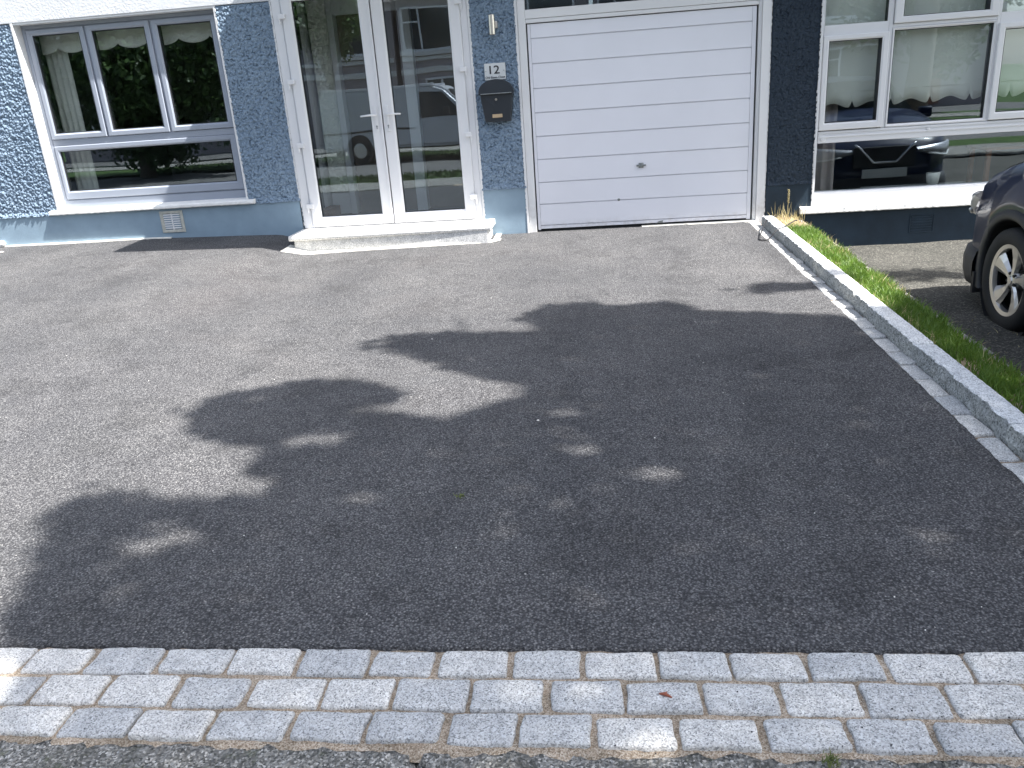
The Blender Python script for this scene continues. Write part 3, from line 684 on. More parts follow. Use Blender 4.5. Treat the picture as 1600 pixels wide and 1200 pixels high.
# ---- step and cement strips
st = empty('door_step', (-2.06, 8.0, 0), label='polished granite step with pale nosing below the double doors', cat='step')
SI = Matrix.Translation((2.06, -8.0, 0))
o = MB().bbox(-3.045, -1.075, 7.845, 8.266, -.1, .112, .003).build('riser', M['step'], st); o.matrix_parent_inverse = SI
tr = MB(); prof = [(8.268, .112), (7.815, .112), (7.806, .118), (7.802, .135), (7.806, .153), (7.817, .162), (8.268, .164)]
v = [(x, y + (0.0 if x < -2 else .035)*(y < 8.2), z) for x in (-3.085, -1.043) for y, z in prof]; m = len(prof)
tr.add(v, [tuple(range(m)), tuple(range(2*m - 1, m - 1, -1))] + [(i, (i + 1) % m, (i + 1) % m + m, i + m) for i in range(m)])
o = tr.build('tread', M['tread'], st); o.matrix_parent_inverse = SI
def strip(name, pts, thick, mat, label=None):
    """thin ribbon of cement on the drive: list of (x, y0, y1)"""
    v = []; f = []
    for i, (x, a, c) in enumerate(pts):
        v += [(x, a, G(x, a) - .01), (x, a + .003, G(x, a) + thick), (x, c, G(x, c) + thick + .002)]
    for i in range(len(pts) - 1):
        k = i*3; f += [(k, k + 3, k + 4, k + 1), (k + 1, k + 4, k + 5, k + 2)]
    o = link_mesh(name, v, f, mat); tag(o, kind='structure'); return o
def rag(x0, x1, n, fa, fc):
    out = []
    for i in range(n + 1):
        x = x0 + (x1 - x0)*i/n; r = noise.noise(Vector((x*14, 2, 0)))*.008
        out.append((x, fa(x) + r, fc(x)))
    return out
strip('cement_strip', rag(-3.13, -.96, 90, lambda x: np.interp(x, [-3.13, -2.6, -1.05, -.96], [7.66, 7.74, 7.85, 7.96]), lambda x: 7.95 if x < -1.0 else 8.0), .006, M['cement'])
strip('cement_strip', rag(-1.04, -.98, 6, lambda x: 7.93, lambda x: 8.28), .006, M['cement'])
strip('cement_strip', rag(-7.5, -4.55, 120, lambda x: 8.235 - .012*(math.sin(x*3) + 1) - (.12 if x < -6.5 else 0)*min(1, (-6.5 - x)*4), lambda x: 8.275), .008, M['cement'])
strip('cement_strip', rag(.45, 1.6, 50, lambda x: 8.262 - .01*(x > .9) - .02*(x > 1.45), lambda x: 8.32), .005, M['cement'])

# ---- curtain and valance of our window
def cloth(name, x0, x1, zt, zbf, y, amp, freq, mat, label, cat, n=None):
    n = n or int((x1 - x0)/.012); rowsn = 14; v = []; f = []
    for i in range(n + 1):
        x = x0 + (x1 - x0)*i/n; zb = zbf(x)
        for j in range(rowsn + 1):
            t = j/rowsn; z = zt + (zb - zt)*t
            yy = y + amp*math.sin(x*freq + .6*math.sin(x*9) + .25*math.sin(z*2)) + amp*.3*math.sin(x*freq*2.3)
            v.append((x, yy, z))
    m = rowsn + 1; k = len(v)
    f = [(i*m + j, (i + 1)*m + j, (i + 1)*m + j + 1, i*m + j + 1) for i in range(n) for j in range(rowsn)]
    o = link_mesh(name, v, f, mat, smooth=True)
    s = o.modifiers.new('thickness', 'SOLIDIFY'); s.thickness = .0015
    return tag(o, label, cat)
def scal_down(x): return 2.128 - .055*abs(math.sin(PI*(x + 5.56)/.335))**.6
cloth('valance', -5.74, -3.68, 2.40, scal_down, 8.60, .003, 30, M['fabric'], 'cream scalloped valance across the top of the grey framed window', 'valance')
cloth('curtain', -5.80, -5.52, 2.38, lambda x: .30, 8.70, .018, 95, M['sheer'], 'pale sheer curtain hanging at the left of the grey framed window', 'curtain')
# ---- letterbox
lb = empty('letterbox', (-.93, 8.27, 1.1), label='black arched metal letterbox mounted under the number plaque', cat='letterbox')
def lbx(mb, name, mat, smooth=False): o = mb.build(name, mat, lb, smooth); o.matrix_parent_inverse = Matrix.Translation((.93, -8.27, -1.1)); return o
cx = -.93
def lb_out(sc=1, top=1.492, wt=.160, wb=.125, zb=1.108, arc=16):
    p = [(cx - wb*sc, zb), (cx + wb*sc, zb), (cx + wt*sc, 1.37)]
    for k in range(arc + 1):
        t = PI*k/arc; p.append((cx + wt*sc*math.cos(t), 1.40 + (top - 1.40)*math.sin(t)*sc))
    p.append((cx - wt*sc, 1.37)); return p
body = MB(); po = lb_out(); n = len(po)
v = [(x, 8.268, z) for x, z in po] + [(x, 8.185 if z > 1.3 else 8.205, z) for x, z in po] + [(cx + (x - cx)*.96, 8.178 if z > 1.3 else 8.198, 1.28 + (z - 1.28)*.97) for x, z in po]
f = [tuple(range(n))] + [(a*n + i, a*n + (i + 1) % n, (a + 1)*n + (i + 1) % n, (a + 1)*n + i) for a in (0, 1) for i in range(n)] + [tuple(2*n + i for i in range(n))]
body.add(v, f); lbx(body, 'body', M['blackmetal'])
hood = MB(); hp_ = [(cx + .170*math.cos(PI*k/16), 1.385 + .115*math.sin(PI*k/16)) for k in range(17)]; hp_ += [(cx - .170, 1.362), (cx + .170, 1.362)]
hood.prism(hp_, 8.160, 8.262); lbx(hood, 'lid', M['blackmetal'])
b = MB(); b.bbox(cx - .150, cx + .150, 8.152, 8.1595, 1.366, 1.374, .002); lbx(b, 'lid_lip', M['zinc'])
b = MB(); b.lathe([(0, -.012), (.010, -.012), (.012, -.008), (.012, .01)], 18, 'Y', (cx - .005, 8.184, 1.315)); lbx(b, 'lock', M['steel'])
b = MB(); b.bbox(cx - .052, cx + .045, 8.183, 8.196, 1.148, 1.180, .002); lbx(b, 'name_plate', M['brass'])

# ---- house number plaque
sg = empty('house_sign', (-.935, 8.265, 1.57), label='small silver plaque reading 12 Old Bawn Close above the letterbox', cat='sign')
b = MB(); b.bbox(-.102, .102, -.012, .006, -.075, .075, .002); b.build('plaque', M['plate'], sg)
def text(body_, size, x, z, y, parent, name, sx=1.0, off=.0):
    cu = bpy.data.curves.new(name, 'FONT'); cu.body = body_; cu.size = size; cu.align_x = 'CENTER'; cu.extrude = .0006; cu.offset = off
    t = bpy.data.objects.new(name, cu); COL.objects.link(t); bpy.context.view_layer.update()
    me = bpy.data.meshes.new_from_object(t.evaluated_get(bpy.context.evaluated_depsgraph_get())); bpy.data.objects.remove(t)
    o = bpy.data.objects.new(name, me); COL.objects.link(o); me.materials.clear(); me.materials.append(M['ink'])
    o.parent = parent; o.location = (x, y, z); o.rotation_euler = (PI/2, 0, 0); o.scale = (sx, 1, 1); return o
text('12', .105, -.014, -.020, -.0135, sg, 'number', 1.2, .0010)
text('Old Bawn Close', .029, 0, -.062, -.0135, sg, 'street_name', 1.0, .0003)
for x in (-.088, .086):
    MB().lathe([(0, -.0155), (.004, -.0155), (.0045, -.012)], 12, 'Y', (x, 0, .005)).build('screw', M['zinc'], sg)
# ---- wall lamp
lm = empty('wall_lamp', (-.927, 8.27, 1.98), label='brushed steel cylinder wall lamp on the blue dash between door and garage', cat='lamp')
MB().lathe([(.0, -.086), (.027, -.086), (.029, -.082), (.029, .082), (.027, .086), (.0, .086)], 32, 'Z', (0, -.07, 0)).build('cylinder', M['steel'], lm)
b = MB(); b.bbox(-.013, .05, -.055, .0, -.03, .03, .004); b.build('bracket', M['steel'], lm)
for s in (-1, 1): MB().lathe([(0, .087*s), (.022, .087*s), (.022, .0885*s), (0, .0885*s)], 20, 'Z', (0, -.07, 0)).build('lens', M['reflglass'], lm)

# ------------------------------------------------------------------ next door
nb = empty('neighbouring_house', (5, 8.3, -.3), label='navy painted house with a wide white framed window behind the parked car', cat='house')
NI = Matrix.Translation((-5, -8.3, .3))
def Q(mb, name, mat, smooth=False, fix=True, parent=None):
    o = mb.build(name, mat, parent or nb, smooth, fix)
    if parent is None: o.matrix_parent_inverse = NI
    return o
d = MB(); dash_patch(d, 1.664, 2.112, .335, 2.66, YF, h=.012, cell=.017, drop=.03, seed=8); Q(d, 'pebbledash_wall', M['navy'], fix=False)
b = MB(); b.box(1.89, 2.13, 8.31, 8.5, -.5, 2.66); b.box(2.13, 6.4, 8.31, 8.5, -.5, .10); b.box(1.89, 9, 8.31, 8.5, 2.66, 5.2); b.box(6.4, 9, 8.31, 8.5, -.5, 2.66); b.box(8.8, 9, 8.5, 15, -.5, 5.2); b.box(1.89, 8.8, 14.8, 15, -.5, 5.2)
Q(b, 'masonry', M['navyplinth'])
b = MB(); b.box(1.664, 2.0, 8.272, 8.306, -.5, .334); b.box(2.0, 9.0, 8.274, 8.306, -.5, .045); b.box(2.0, 2.112, 8.272, 8.306, .045, .334); Q(b, 'plinth', M['navyplinth'])
b = MB(); b.bbox(1.665, 3.62, 7.765, 8.30, 2.68, 2.9, .01); b.bbox(3.622, 9, 7.84, 8.30, 2.68, 2.9, .01); Q(b, 'soffit', M['white'])  # unseen overhang, left length made deeper to keep sun off garage and wall
b = MB(); b.add([(1.67, 8.0, 5.1), (9.2, 8.0, 5.1), (9.2, 15.2, 5.1), (1.67, 15.2, 5.1), (1.67, 11.6, 7.2), (6.0, 11.6, 7.2)], [(0, 1, 5, 4), (1, 2, 5), (2, 3, 4, 5), (3, 0, 4), (0, 3, 2, 1)]); Q(b, 'roof', M['roof'])
b = MB(); b.box(2.104, 2.123, 8.262, 8.50, .11, 2.66)
z = .12
while z < 2.6:
    l = random.uniform(.01, .05); ww = random.uniform(.001, .007); b.bbox(2.102 - ww, 2.106, 8.264, 8.285, z, z + l, .0015); z += l + random.uniform(0, .03)
Q(b, 'reveal_trim', M['reveal'])
Q(rough_sill(1.99, 6.55, 8.205, 8.36, .048, .110, 5), 'window_sill', M['sill'])
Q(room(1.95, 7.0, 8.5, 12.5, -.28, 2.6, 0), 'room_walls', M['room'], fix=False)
for k in range(9): pass
vt2 = Q(MB().frame(3.05, 3.28, -.20, -.02, .012, .012, .012, .012, 8.268, 8.276, .002), 'air_vent', M['navyplinth'])
b = MB()
for k in range(6): b.bbox(3.065, 3.265, 8.267, 8.276, -.18 + k*.026, -.168 + k*.026, .002)
b.build('louvre', M['navyplinth'], vt2)
# window: wide light below, three lights in the middle, fanlights over
WX0, WX1 = 2.124, 6.37
wf = MB().frame(WX0, WX1, .112, 2.60, .016, .03, .13, .04, 8.315, 8.42)
wf.bbox(WX0 + .017, WX1 - .03, 8.317, 8.415, .703, .812, .005); wf.bbox(WX0 + .017, WX1 - .03, 8.308, 8.316, .752, .768, .003); wf.bbox(WX0 + .017, WX1 - .03, 8.311, 8.3165, .790, .806, .003)
for a, c in ((2.716, 2.752), (3.655, 3.682), (4.55, 4.58), (5.48, 5.51)): wf.bbox(a, c, 8.318, 8.415, .813, 2.56, .005)
for a, c, z in ((2.14, 2.715, 1.655), (2.753, 3.654, 1.690), (3.683, 4.549, 1.655), (4.581, 5.479, 1.69), (5.511, 6.34, 1.655)): wf.bbox(a, c, 8.319, 8.414, z, z + (.088 if z < 1.66 else .03), .005)
wfo = Q(wf, 'window_frame', M['white'])
def light(x0, x1, z0, z1, wl, wr, wb, wt, y0):
    sub(MB().frame(x0, x1, z0, z1, wl, wr, wb, wt, y0, 8.40, .010), 'sash', M['white'], wfo)
    sub(MB().frame(x0 + wl - .002, x1 - wr + .002, z0 + wb - .002, z1 - wt + .002, .005, .005, .005, .005, y0 + .012, 8.40, .001), 'glazing_seal', M['rubber'], wfo)
    sub(MB().box(x0 + wl - .005, x1 - wr + .005, 8.345, 8.351, z0 + wb - .005, z1 - wt + .005), 'pane', M['glass'], wfo)
light(2.137, 2.722, .822, 1.660, .056, .060, .068, .050, 8.292)
light(2.754, 3.653, .815, 1.688, .020, .022, .030, .024, 8.308)
light(3.676, 4.556, .822, 1.660, .058, .060, .068, .056, 8.292)
light(4.582, 5.478, .815, 1.688, .020, .022, .030, .024, 8.308)
light(5.505, 6.345, .822, 1.660, .058, .060, .068, .056, 8.292)
for x0, x1, z0 in ((2.142, 2.713, 1.744), (3.683, 4.548, 1.744), (5.512, 6.34, 1.744)): light(x0, x1, z0, 2.56, .004, .01, .004, .02, 8.322)
light(2.756, 3.652, 1.722, 2.56, .078, .078, .058, .058, 8.292); light(4.582, 5.478, 1.722, 2.56, .078, .078, .058, .058, 8.292)
sub(MB().box(WX0 + .012, WX1 - .026, 8.345, 8.351, .238, .706), 'pane', M['glass'], wfo)
b = MB(); b.lathe([(0, -.006), (.012, -.005), (.016, 0)], 14, 'Y', (3.15, 8.309, .775)); b.lathe([(0, -.006), (.02, -.004), (.03, 0)], 14, 'Y', (2.19, 8.316, .742)); sub(b, 'drain_cap', M['white'], wfo)
def scal_blind(x):
    u = ((x - 2.475)/.357 + .5) % 1 - .5; a = abs(u)
    z = 1.012 + .045*(0.5 - .5*math.cos(2*PI*min(1, max(0, (a - .08)/.42))*.5))
    if a < .09: z += .062*(1 - a/.09)**1.7
    return z
bl = cloth('roller_blind', 2.14, 6.34, 2.58, scal_blind, 8.45, .001, 10, M['fabric'], 'cream roller blind with a shaped hem behind the white framed window', 'blind', 700)
sub(MB().tube([(2.14, 8.446, 1.158), (6.34, 8.446, 1.158)], .003, 6), 'hem_bar', M['fabric'], bl)
cloth('curtain', 2.16, 2.385, 2.56, lambda x: .0, 8.60, .02, 60, plain('dusky_curtain', (.42, .36, .33), .9), 'dusky curtain hanging at the left end of the white framed window', 'curtain')
cloth('curtain', 4.25, 6.2, 2.56, lambda x: .0, 8.62, .025, 48, plain('beige_curtain', (.46, .42, .36), .9), 'beige pleated curtain behind the car bonnet in the white framed window', 'curtain')
b = MB(); b.box(3.925, 3.965, 8.78, 8.82, -.2, .50); b.box(4.6, 4.64, 8.78, 8.82, -.2, .50); b.box(3.90, 4.7, 8.75, 9.2, .50, .53); b.box(3.925, 3.965, 9.15, 9.19, -.2, .5)
tag(b.build('side_table', M['darkwood']), 'brown wooden table standing inside the white framed window', 'table')
b = MB(); b.lathe([(0, .215), (.05, .215), (.065, .33), (.05, .335)], 20, 'Z', (3.36, 8.62, 0)); tag(b.build('plant_pot', M['fabric'], smooth=True), 'small pale pot on the ledge inside the white framed window', 'pot')
b = MB(); b.box(2.7, 3.7, 8.54, 8.74, .195, .214); tag(b.build('window_board', M['board']), 'pale board inside the white framed window under the small pot', 'shelf')

# ------------------------------------------------------------------ cable and litter
def gz(x, y, h=0): return (x, y, G(x, y) + h)
cb = MB(); path = []
key = [Vector((1.74, 8.10, .075)), Vector((1.67, 8.02, .085)), Vector((1.60, 7.86, .09)), Vector((1.52, 7.62, .05)), gz_ if False else Vector((1.455, 7.42, .012)), Vector((1.432, 7.33, .004)), Vector((1.445, 7.27, .004)), Vector((1.50, 7.25, .015)), Vector((1.575, 7.29, .085)), Vector((1.65, 7.36, .095)), Vector((1.78, 7.52, .12)), Vector((1.80, 7.54, .11))]
for i in range(len(key) - 1):
    p0, p1, p2, p3 = key[max(i - 1, 0)], key[i], key[i + 1], key[min(i + 2, len(key) - 1)]
    for t in np.linspace(0, 1, 6, endpoint=False):
        t = float(t); q = .5*((2*p1) + (-p0 + p2)*t + (2*p0 - 5*p1 + 4*p2 - p3)*t*t + (-p0 + 3*p1 - 3*p2 + p3)*t**3)
        q.z += -.015; path.append(q)
cb.tube(path, .0055, 8); tag(cb.build('cable', M['cable'], smooth=True), 'loop of black cable lying over the kerb by the garage corner', 'cable')
def bit(name, x, y, s, mat, label, cat, flat=.4, seed=0, z=None):
    bm = bmesh.new(); bmesh.ops.create_icosphere(bm, subdivisions=2, radius=s)
    for v in bm.verts: v.co *= 1 + .35*noise.noise(v.co*(2/s) + Vector((seed, 0, 0))); v.co.z *= flat
    me = bpy.data.meshes.new(name); bm.to_mesh(me); bm.free(); me.materials.append(mat)
    o = bpy.data.objects.new(name, me); COL.objects.link(o); o.location = (x, y, (G(x, y) if z is None else z) + s*flat*.8); tag(o, label, cat); return o
bit('pebble', -.301, 3.43, .0065, M['paper'], 'single white pebble in the middle of the shaded tarmac', 'pebble')
bit('pebble', -6.33, 7.95, .028, M['paper'], 'white scrap on the tarmac near the left plinth', 'pebble', .25, 3)
bit('pebble', -5.93, 7.27, .05, M['board'], 'pale rounded stone at the left edge of the drive', 'pebble', .8, 5)
bit('pebble', -6.52, 8.24, .045, M['reveal'], 'rounded white stone against the plinth at the far left', 'pebble', .9, 8)
b = MB(); b.tube([(.12, 1.666, -.118), (.133, 1.660, -.113), (.15, 1.652, -.118)], [.0025, .005, .002], 7); b.tube([(.133, 1.66, -.113), (.139, 1.668, -.113)], [.003, .001], 6)
tag(b.build('twig', M['twig'], smooth=True), 'small russet twig lying on a middle row sett', 'twig')
for i, (x, y, r, nn, lab) in enumerate(((-.555, 2.718, .02, 26, 'tiny pale sprig lying on the shaded tarmac'), (.485, 1.462, .02, 90, 'little yellow green weed growing in the joint below the front setts'))):
    pts = [(x + random.gauss(0, r*.5), y + random.gauss(0, r*.4), (G(x, y) - .004)) for _ in range(nn)]
    blades('weed', pts, .004, .022, .004, mat_leaf('weed_leaves', (.14, .18, .05), (.34, .36, .16), .3), 1.3, lab, None, cat='weed')
# scattered pale grit on the tarmac
Vq = []
for _ in range(170):
    x = random.uniform(-6.5, 1.45); y = 1.9 + 6.2*random.random()**1.3; s = random.uniform(.0012, .003)
    if random.random() < .06: s *= 1.8
    z = G(x, y) + .003; a = random.random()*PI; c, sn = math.cos(a)*s, math.sin(a)*s
    Vq.append([(x - c, y - sn, z), (x + sn, y - c, z + s*.5), (x + c, y + sn, z + s*.6), (x - sn, y + c, z)])
tag(quads_mesh('grit', np.array(Vq), M['paper']), 'scattered pale specks of grit on the tarmac', None, kind='stuff')
Vq = []
for _ in range(160):
    x = random.uniform(-2, 1.2); y = random.uniform(1.46, 1.84); s = random.uniform(.001, .0025); z = G(x, y) + .004; c, sn = s, s*.6
    Vq.append([(x - c, y - sn, z), (x + sn, y - c, z), (x + c, y + sn, z + s), (x - sn, y + c, z)])
tag(quads_mesh('grit', np.array(Vq), M['ink']), 'dark crumbs of grit scattered over the setts', None, kind='stuff')

# ------------------------------------------------------------------ wheels and vehicles
def wheel(parent, loc, side, R=.335, W=.215, rim=.228):
    """axis along local X, outer face towards side*X"""
    root = MB(); h = W/2; s = side
    prof = [(rim - .004, -h*.8), (rim + .02, -h), (R - .03, -h), (R - .008, -h*.86), (R, -h*.6), (R, h*.6), (R - .008, h*.86), (R - .03, h), (rim + .02, h), (rim - .004, h*.8)]
    ty = root.lathe([(r, a) for r, a in prof], 64, 'X').build('wheel', M['tyre'], parent, True); ty.location = loc
    b = MB().lathe([(rim - .002, -h*.8), (rim - .02, -h*.6), (rim - .03, h*.3*s), (rim - .03, h*.55*s)], 64, 'X'); b.lathe([(0, -.01*s), (rim - .03, -.01*s)], 40, 'X'); b.build('barrel', M['darkalloy'], ty, True)
    b = MB().lathe([(rim - .026, .045*s), (rim - .022, h*.80*s), (rim + .003, h*.86*s), (rim + .006, h*.76*s), (rim - .004, h*.6*s)], 64, 'X')
    b.lathe([(.0, .077*s), (.024, .077*s), (.028, .070*s), (.052, .064*s), (.062, .04*s), (.062, .0)], 40, 'X')
    for k in range(5):
        a = math.radians(97 + 72*k); ca, sa = math.cos(a), math.sin(a)
        # wide twisted spoke: left and right edges at three radii
        sec = [(.038, .023, .023, .068), (.085, .030, .032, .066), (.145, .046, .060, .072), (rim - .010, .066, .105, .088)]
        v = []
        for r, wl, wr, d in sec:
            for ww, dd in ((-wl, d - .012), (-wl*.45, d), (wr*.50, d - .002), (wr, d - .022), (0, d - .045)):
                v.append((dd*s, r*ca - ww*sa, r*sa + ww*ca))
        f = []
        for i in range(3):
            for j in range(5): f.append((i*5 + j, i*5 + (j + 1) % 5, (i + 1)*5 + (j + 1) % 5, (i + 1)*5 + j))
        b.add(v, f)
    b.build('rim', M['alloy'], ty)
    for k in range(5):
        a = math.radians(61 + 72*k); MB().lathe([(0, .072*s), (.010, .072*s), (.012, .055*s)], 10, 'X', (0, .047*math.cos(a), .047*math.sin(a))).build('wheel_nut', M['rubber'], ty)
    return ty

def crossover():
    car = empty('parked_car', (3.465, 5.36, -.335), label='dark blue crossover car parked facing the neighbouring house', cat='car')
    HW = .865; nose = .93; tail = -3.43; wb = -2.65
    # longitudinal stations (y relative to front axle)
    ys = list(np.concatenate([np.arange(tail, -3.1, .04), np.arange(-3.1, -2.2, .03), np.arange(-2.2, -.45, .1), np.arange(-.45, nose + .001, .03)]))
    def arch(y, z0):
        z = z0
        for c in (0, wb):
            dd = y - c
            if abs(dd) < .395: z = max(z, .335 + math.sqrt(.395**2 - dd*dd))
        return z
    hoodz = lambda y: float(np.interp(y, [-3.43, -3.3, -3.0, -2.3, -1.5, -.75, -.3, .2, .6, .80, .90, .93], [.80, .98, 1.02, 1.03, 1.02, 1.18, 1.16, 1.08, .965, .86, .76, .69]))
    halfw = lambda y: HW*float(np.interp(y, [-3.43, -3.35, -3.1, -2.4, 0, .35, .60, .75, .85, .93], [.80, .90, .97, 1, 1, .985, .95, .88, .78, .60]))
    v = []; f = []; m = 12
    for y in ys:
        w_ = halfw(y); ht = hoodz(y); low = float(np.interp(y, [-3.43, -3.2, .55, .93], [.42, .27, .27, .36])); lo = arch(y, low)
        belt = ht - .10
        zs_ = [lo, lo + (belt - lo)*.15, lo + (belt - lo)*.45, lo + (belt - lo)*.75, belt, ht - .035]
        xs_ = [w_*.985, w_*1.0, w_*1.0, w_*.99, w_*.965, w_*.90]
        half = list(zip(xs_, zs_)) + [(w_*.78, ht - .005), (w_*.35, ht + .035), (0, ht + .045)]
        full = [(-x, y, z) for x, z in half] + [(x, y, z) for x, z in half[-2::-1]]
        m = len(full); v += full
    for j in range(len(ys) - 1):
        for i in range(m - 1): f.append((j*m + i, j*m + i + 1, (j + 1)*m + i + 1, (j + 1)*m + i))
    f.append(tuple(range(m))); f.append(tuple((len(ys) - 1)*m + i for i in range(m)))
    b = MB(); b.v = v; b.f = f; b.build('body', M['navycar'], car, True)
    # cabin
    cab = MB(); sec = [(-3.25, .99, .70, .99), (-3.0, 1.0, .66, 1.42), (-2.4, 1.0, .62, 1.56), (-1.5, 1.0, .62, 1.59), (-.95, 1.0, .62, 1.52), (-.15, 1.0, .70, 1.02)]
    v = []
    for y, zb, wt, zt in sec: v += [(-.80, y, zb), (-wt, y, zt - .02), (-wt*.8, y, zt), (0, y, zt + .02), (wt*.8, y, zt), (wt, y, zt - .02), (.80, y, zb)]
    f = [(j*7 + i, j*7 + i + 1, (j + 1)*7 + i + 1, (j + 1)*7 + i) for j in range(5) for i in range(6)]
    cab.add(v, f); cab.build('cabin_glass', M['carglass'], car)
    rf = MB(); v = []
    for y, zb, wt, zt in sec[1:5]: v += [(-wt - .01, y, zt - .03), (-wt*.8, y, zt + .012), (0, y, zt + .032), (wt*.8, y, zt + .012), (wt + .01, y, zt - .03)]
    rf.add(v, [(j*5 + i, j*5 + i + 1, (j + 1)*5 + i + 1, (j + 1)*5 + i) for j in range(3) for i in range(4)]); rf.build('roof', M['navycar'], car, True)
    # bonnet shut line, arches, sills, underside
    for s in (-1, 1):
        for c in (0, wb):
            a = MB(); v = []; nseg = 40
            for k in range(nseg + 1):
                t = math.radians(-22 + 224*k/nseg); 
                for r, xx in ((.392, HW - .05), (.385, HW + .004), (.40, HW + .014), (.445, HW + .012), (.452, HW - .004), (.452, HW - .05)):
                    yy = c + r*math.cos(t); v.append((s*(xx - (HW - halfw(yy))*(1 if yy > .3 else 0)), yy, max(.20, .335 + r*math.sin(t))))
            a.add(v, [(k*6 + i, k*6 + (i + 1) % 6, (k + 1)*6 + (i + 1) % 6, (k + 1)*6 + i) for k in range(nseg) for i in range(6)])
            a.build('wheel_arch', M['blackplastic'], car, True)
            wl = MB(); wl.lathe([(.388, s*(HW - .02)), (.388, s*(HW - .33)), (0, s*(HW - .33))], 40, 'X', (0, c, .335)); wl.build('wheel_liner', M['rubber'], car)
    b = MB(); b.box(-.80, .80, wb + .45, -.45, .20, .34); b.box(-.55, .55, tail + .1, nose - .1, .24, .45); b.build('underside', M['blackplastic'], car)
    b = MB()
    for s in (-1, 1): b.bbox(s*HW - .012 - (.0), s*HW + .012, wb + .44, -.44, .22, .36, .008)
    b.build('sill_cladding', M['blackplastic'], car)
    # lower bumper and spoiler lip, following the nose in plan
    bp = MB(); v = []; pl = [(-1.0, .47), (-.985, .62), (-.93, .76), (-.82, .87), (-.62, .945), (-.3, .97), (0, .975), (.3, .97), (.62, .945), (.82, .87), (.93, .76), (.985, .62), (1.0, .47)]
    for x, y in pl:
        X = x*HW
        v += [(X*.95, y - .06, .18), (X*.985, y - .02, .20), (X, y, .27), (X*1.002, y + .004, .36), (X*.985, y - .012, .44), (X*.94, y - .05, .46)]
    bp.add(v, [(k*6 + i, k*6 + i + 1, (k + 1)*6 + i + 1, (k + 1)*6 + i) for k in range(len(pl) - 1) for i in range(5)]); bp.build('bumper', M['blackplastic'], car, True)
    bp = MB(); bp.box(-HW - .004, -HW + .16, .42, .45, .155, .30); bp.box(HW - .16, HW + .004, .42, .45, .155, .30); bp.build('mud_deflector', M['rubber'], car)
    # grille and V chrome
    b = MB(); b.bbox(-.36, .36, .90, .955, .56, .80, .01); b.build('grille', M['blackplastic'], car)
    b = MB(); b.tube([(-.35, .950, .84), (-.30, .958, .80), (-.13, .975, .62), (.13, .975, .62), (.30, .958, .80), (.35, .950, .84)], .014, 8); b.build('chrome_vee', M['chrome'], car, True)
    b = MB(); b.bbox(-.26, .26, .975, .99, .44, .55, .003); b.build('number_plate', M['plate'], car)
    # headlights wrap round the corner
    for s in (-1, 1):
        base = [(.36, .955, .775, .725), (.52, .935, .79, .695), (.66, .87, .80, .665), (.76, .78, .81, .645), (.825, .66, .825, .70), (.845, .56, .835, .79)]
        hl = MB(); v = []
        for x, y, zt, zb in base: v += [(s*x, y - .03, zt), (s*(x + .012), y + .004, zt - .02), (s*(x + .016), y + .012, (zt + zb)/2), (s*(x + .012), y + .004, zb + .01), (s*x, y - .03, zb)]
        hl.add(v, [(k*5 + i, k*5 + i + 1, (k + 1)*5 + i + 1, (k + 1)*5 + i) for k in range(5) for i in range(4)]); h = hl.build('headlight', M['headlamp'], car, True)
        b = MB(); b.tube([(s*.50, .955, .70), (s*.66, .893, .672), (s*.77, .795, .658), (s*.835, .675, .70)], .010, 8); b.build('running_light', M['plate'], h, True)
    for s in (-1, 1):
        mi = MB(); mi.bbox(s*1.0 - .10, s*1.0 + .06, -.62, -.50, 1.03, 1.17, .03); mi.build('door_mirror', M['navycar'], car, True)
        for c in (0, wb): wheel(car, (s*(HW - .105), c, .335), s)
    # crease along the wing from headlight backwards
    # wiper cowl and bonnet gap
    for s in (-1, 1): MB().tube([(s*.66, .80, .870), (s*.685, .5, .997), (s*.69, .1, 1.10), (s*.69, -.3, 1.165)], .003, 5).build('bonnet_gap', M['rubber'], car)
    return car
crossover()

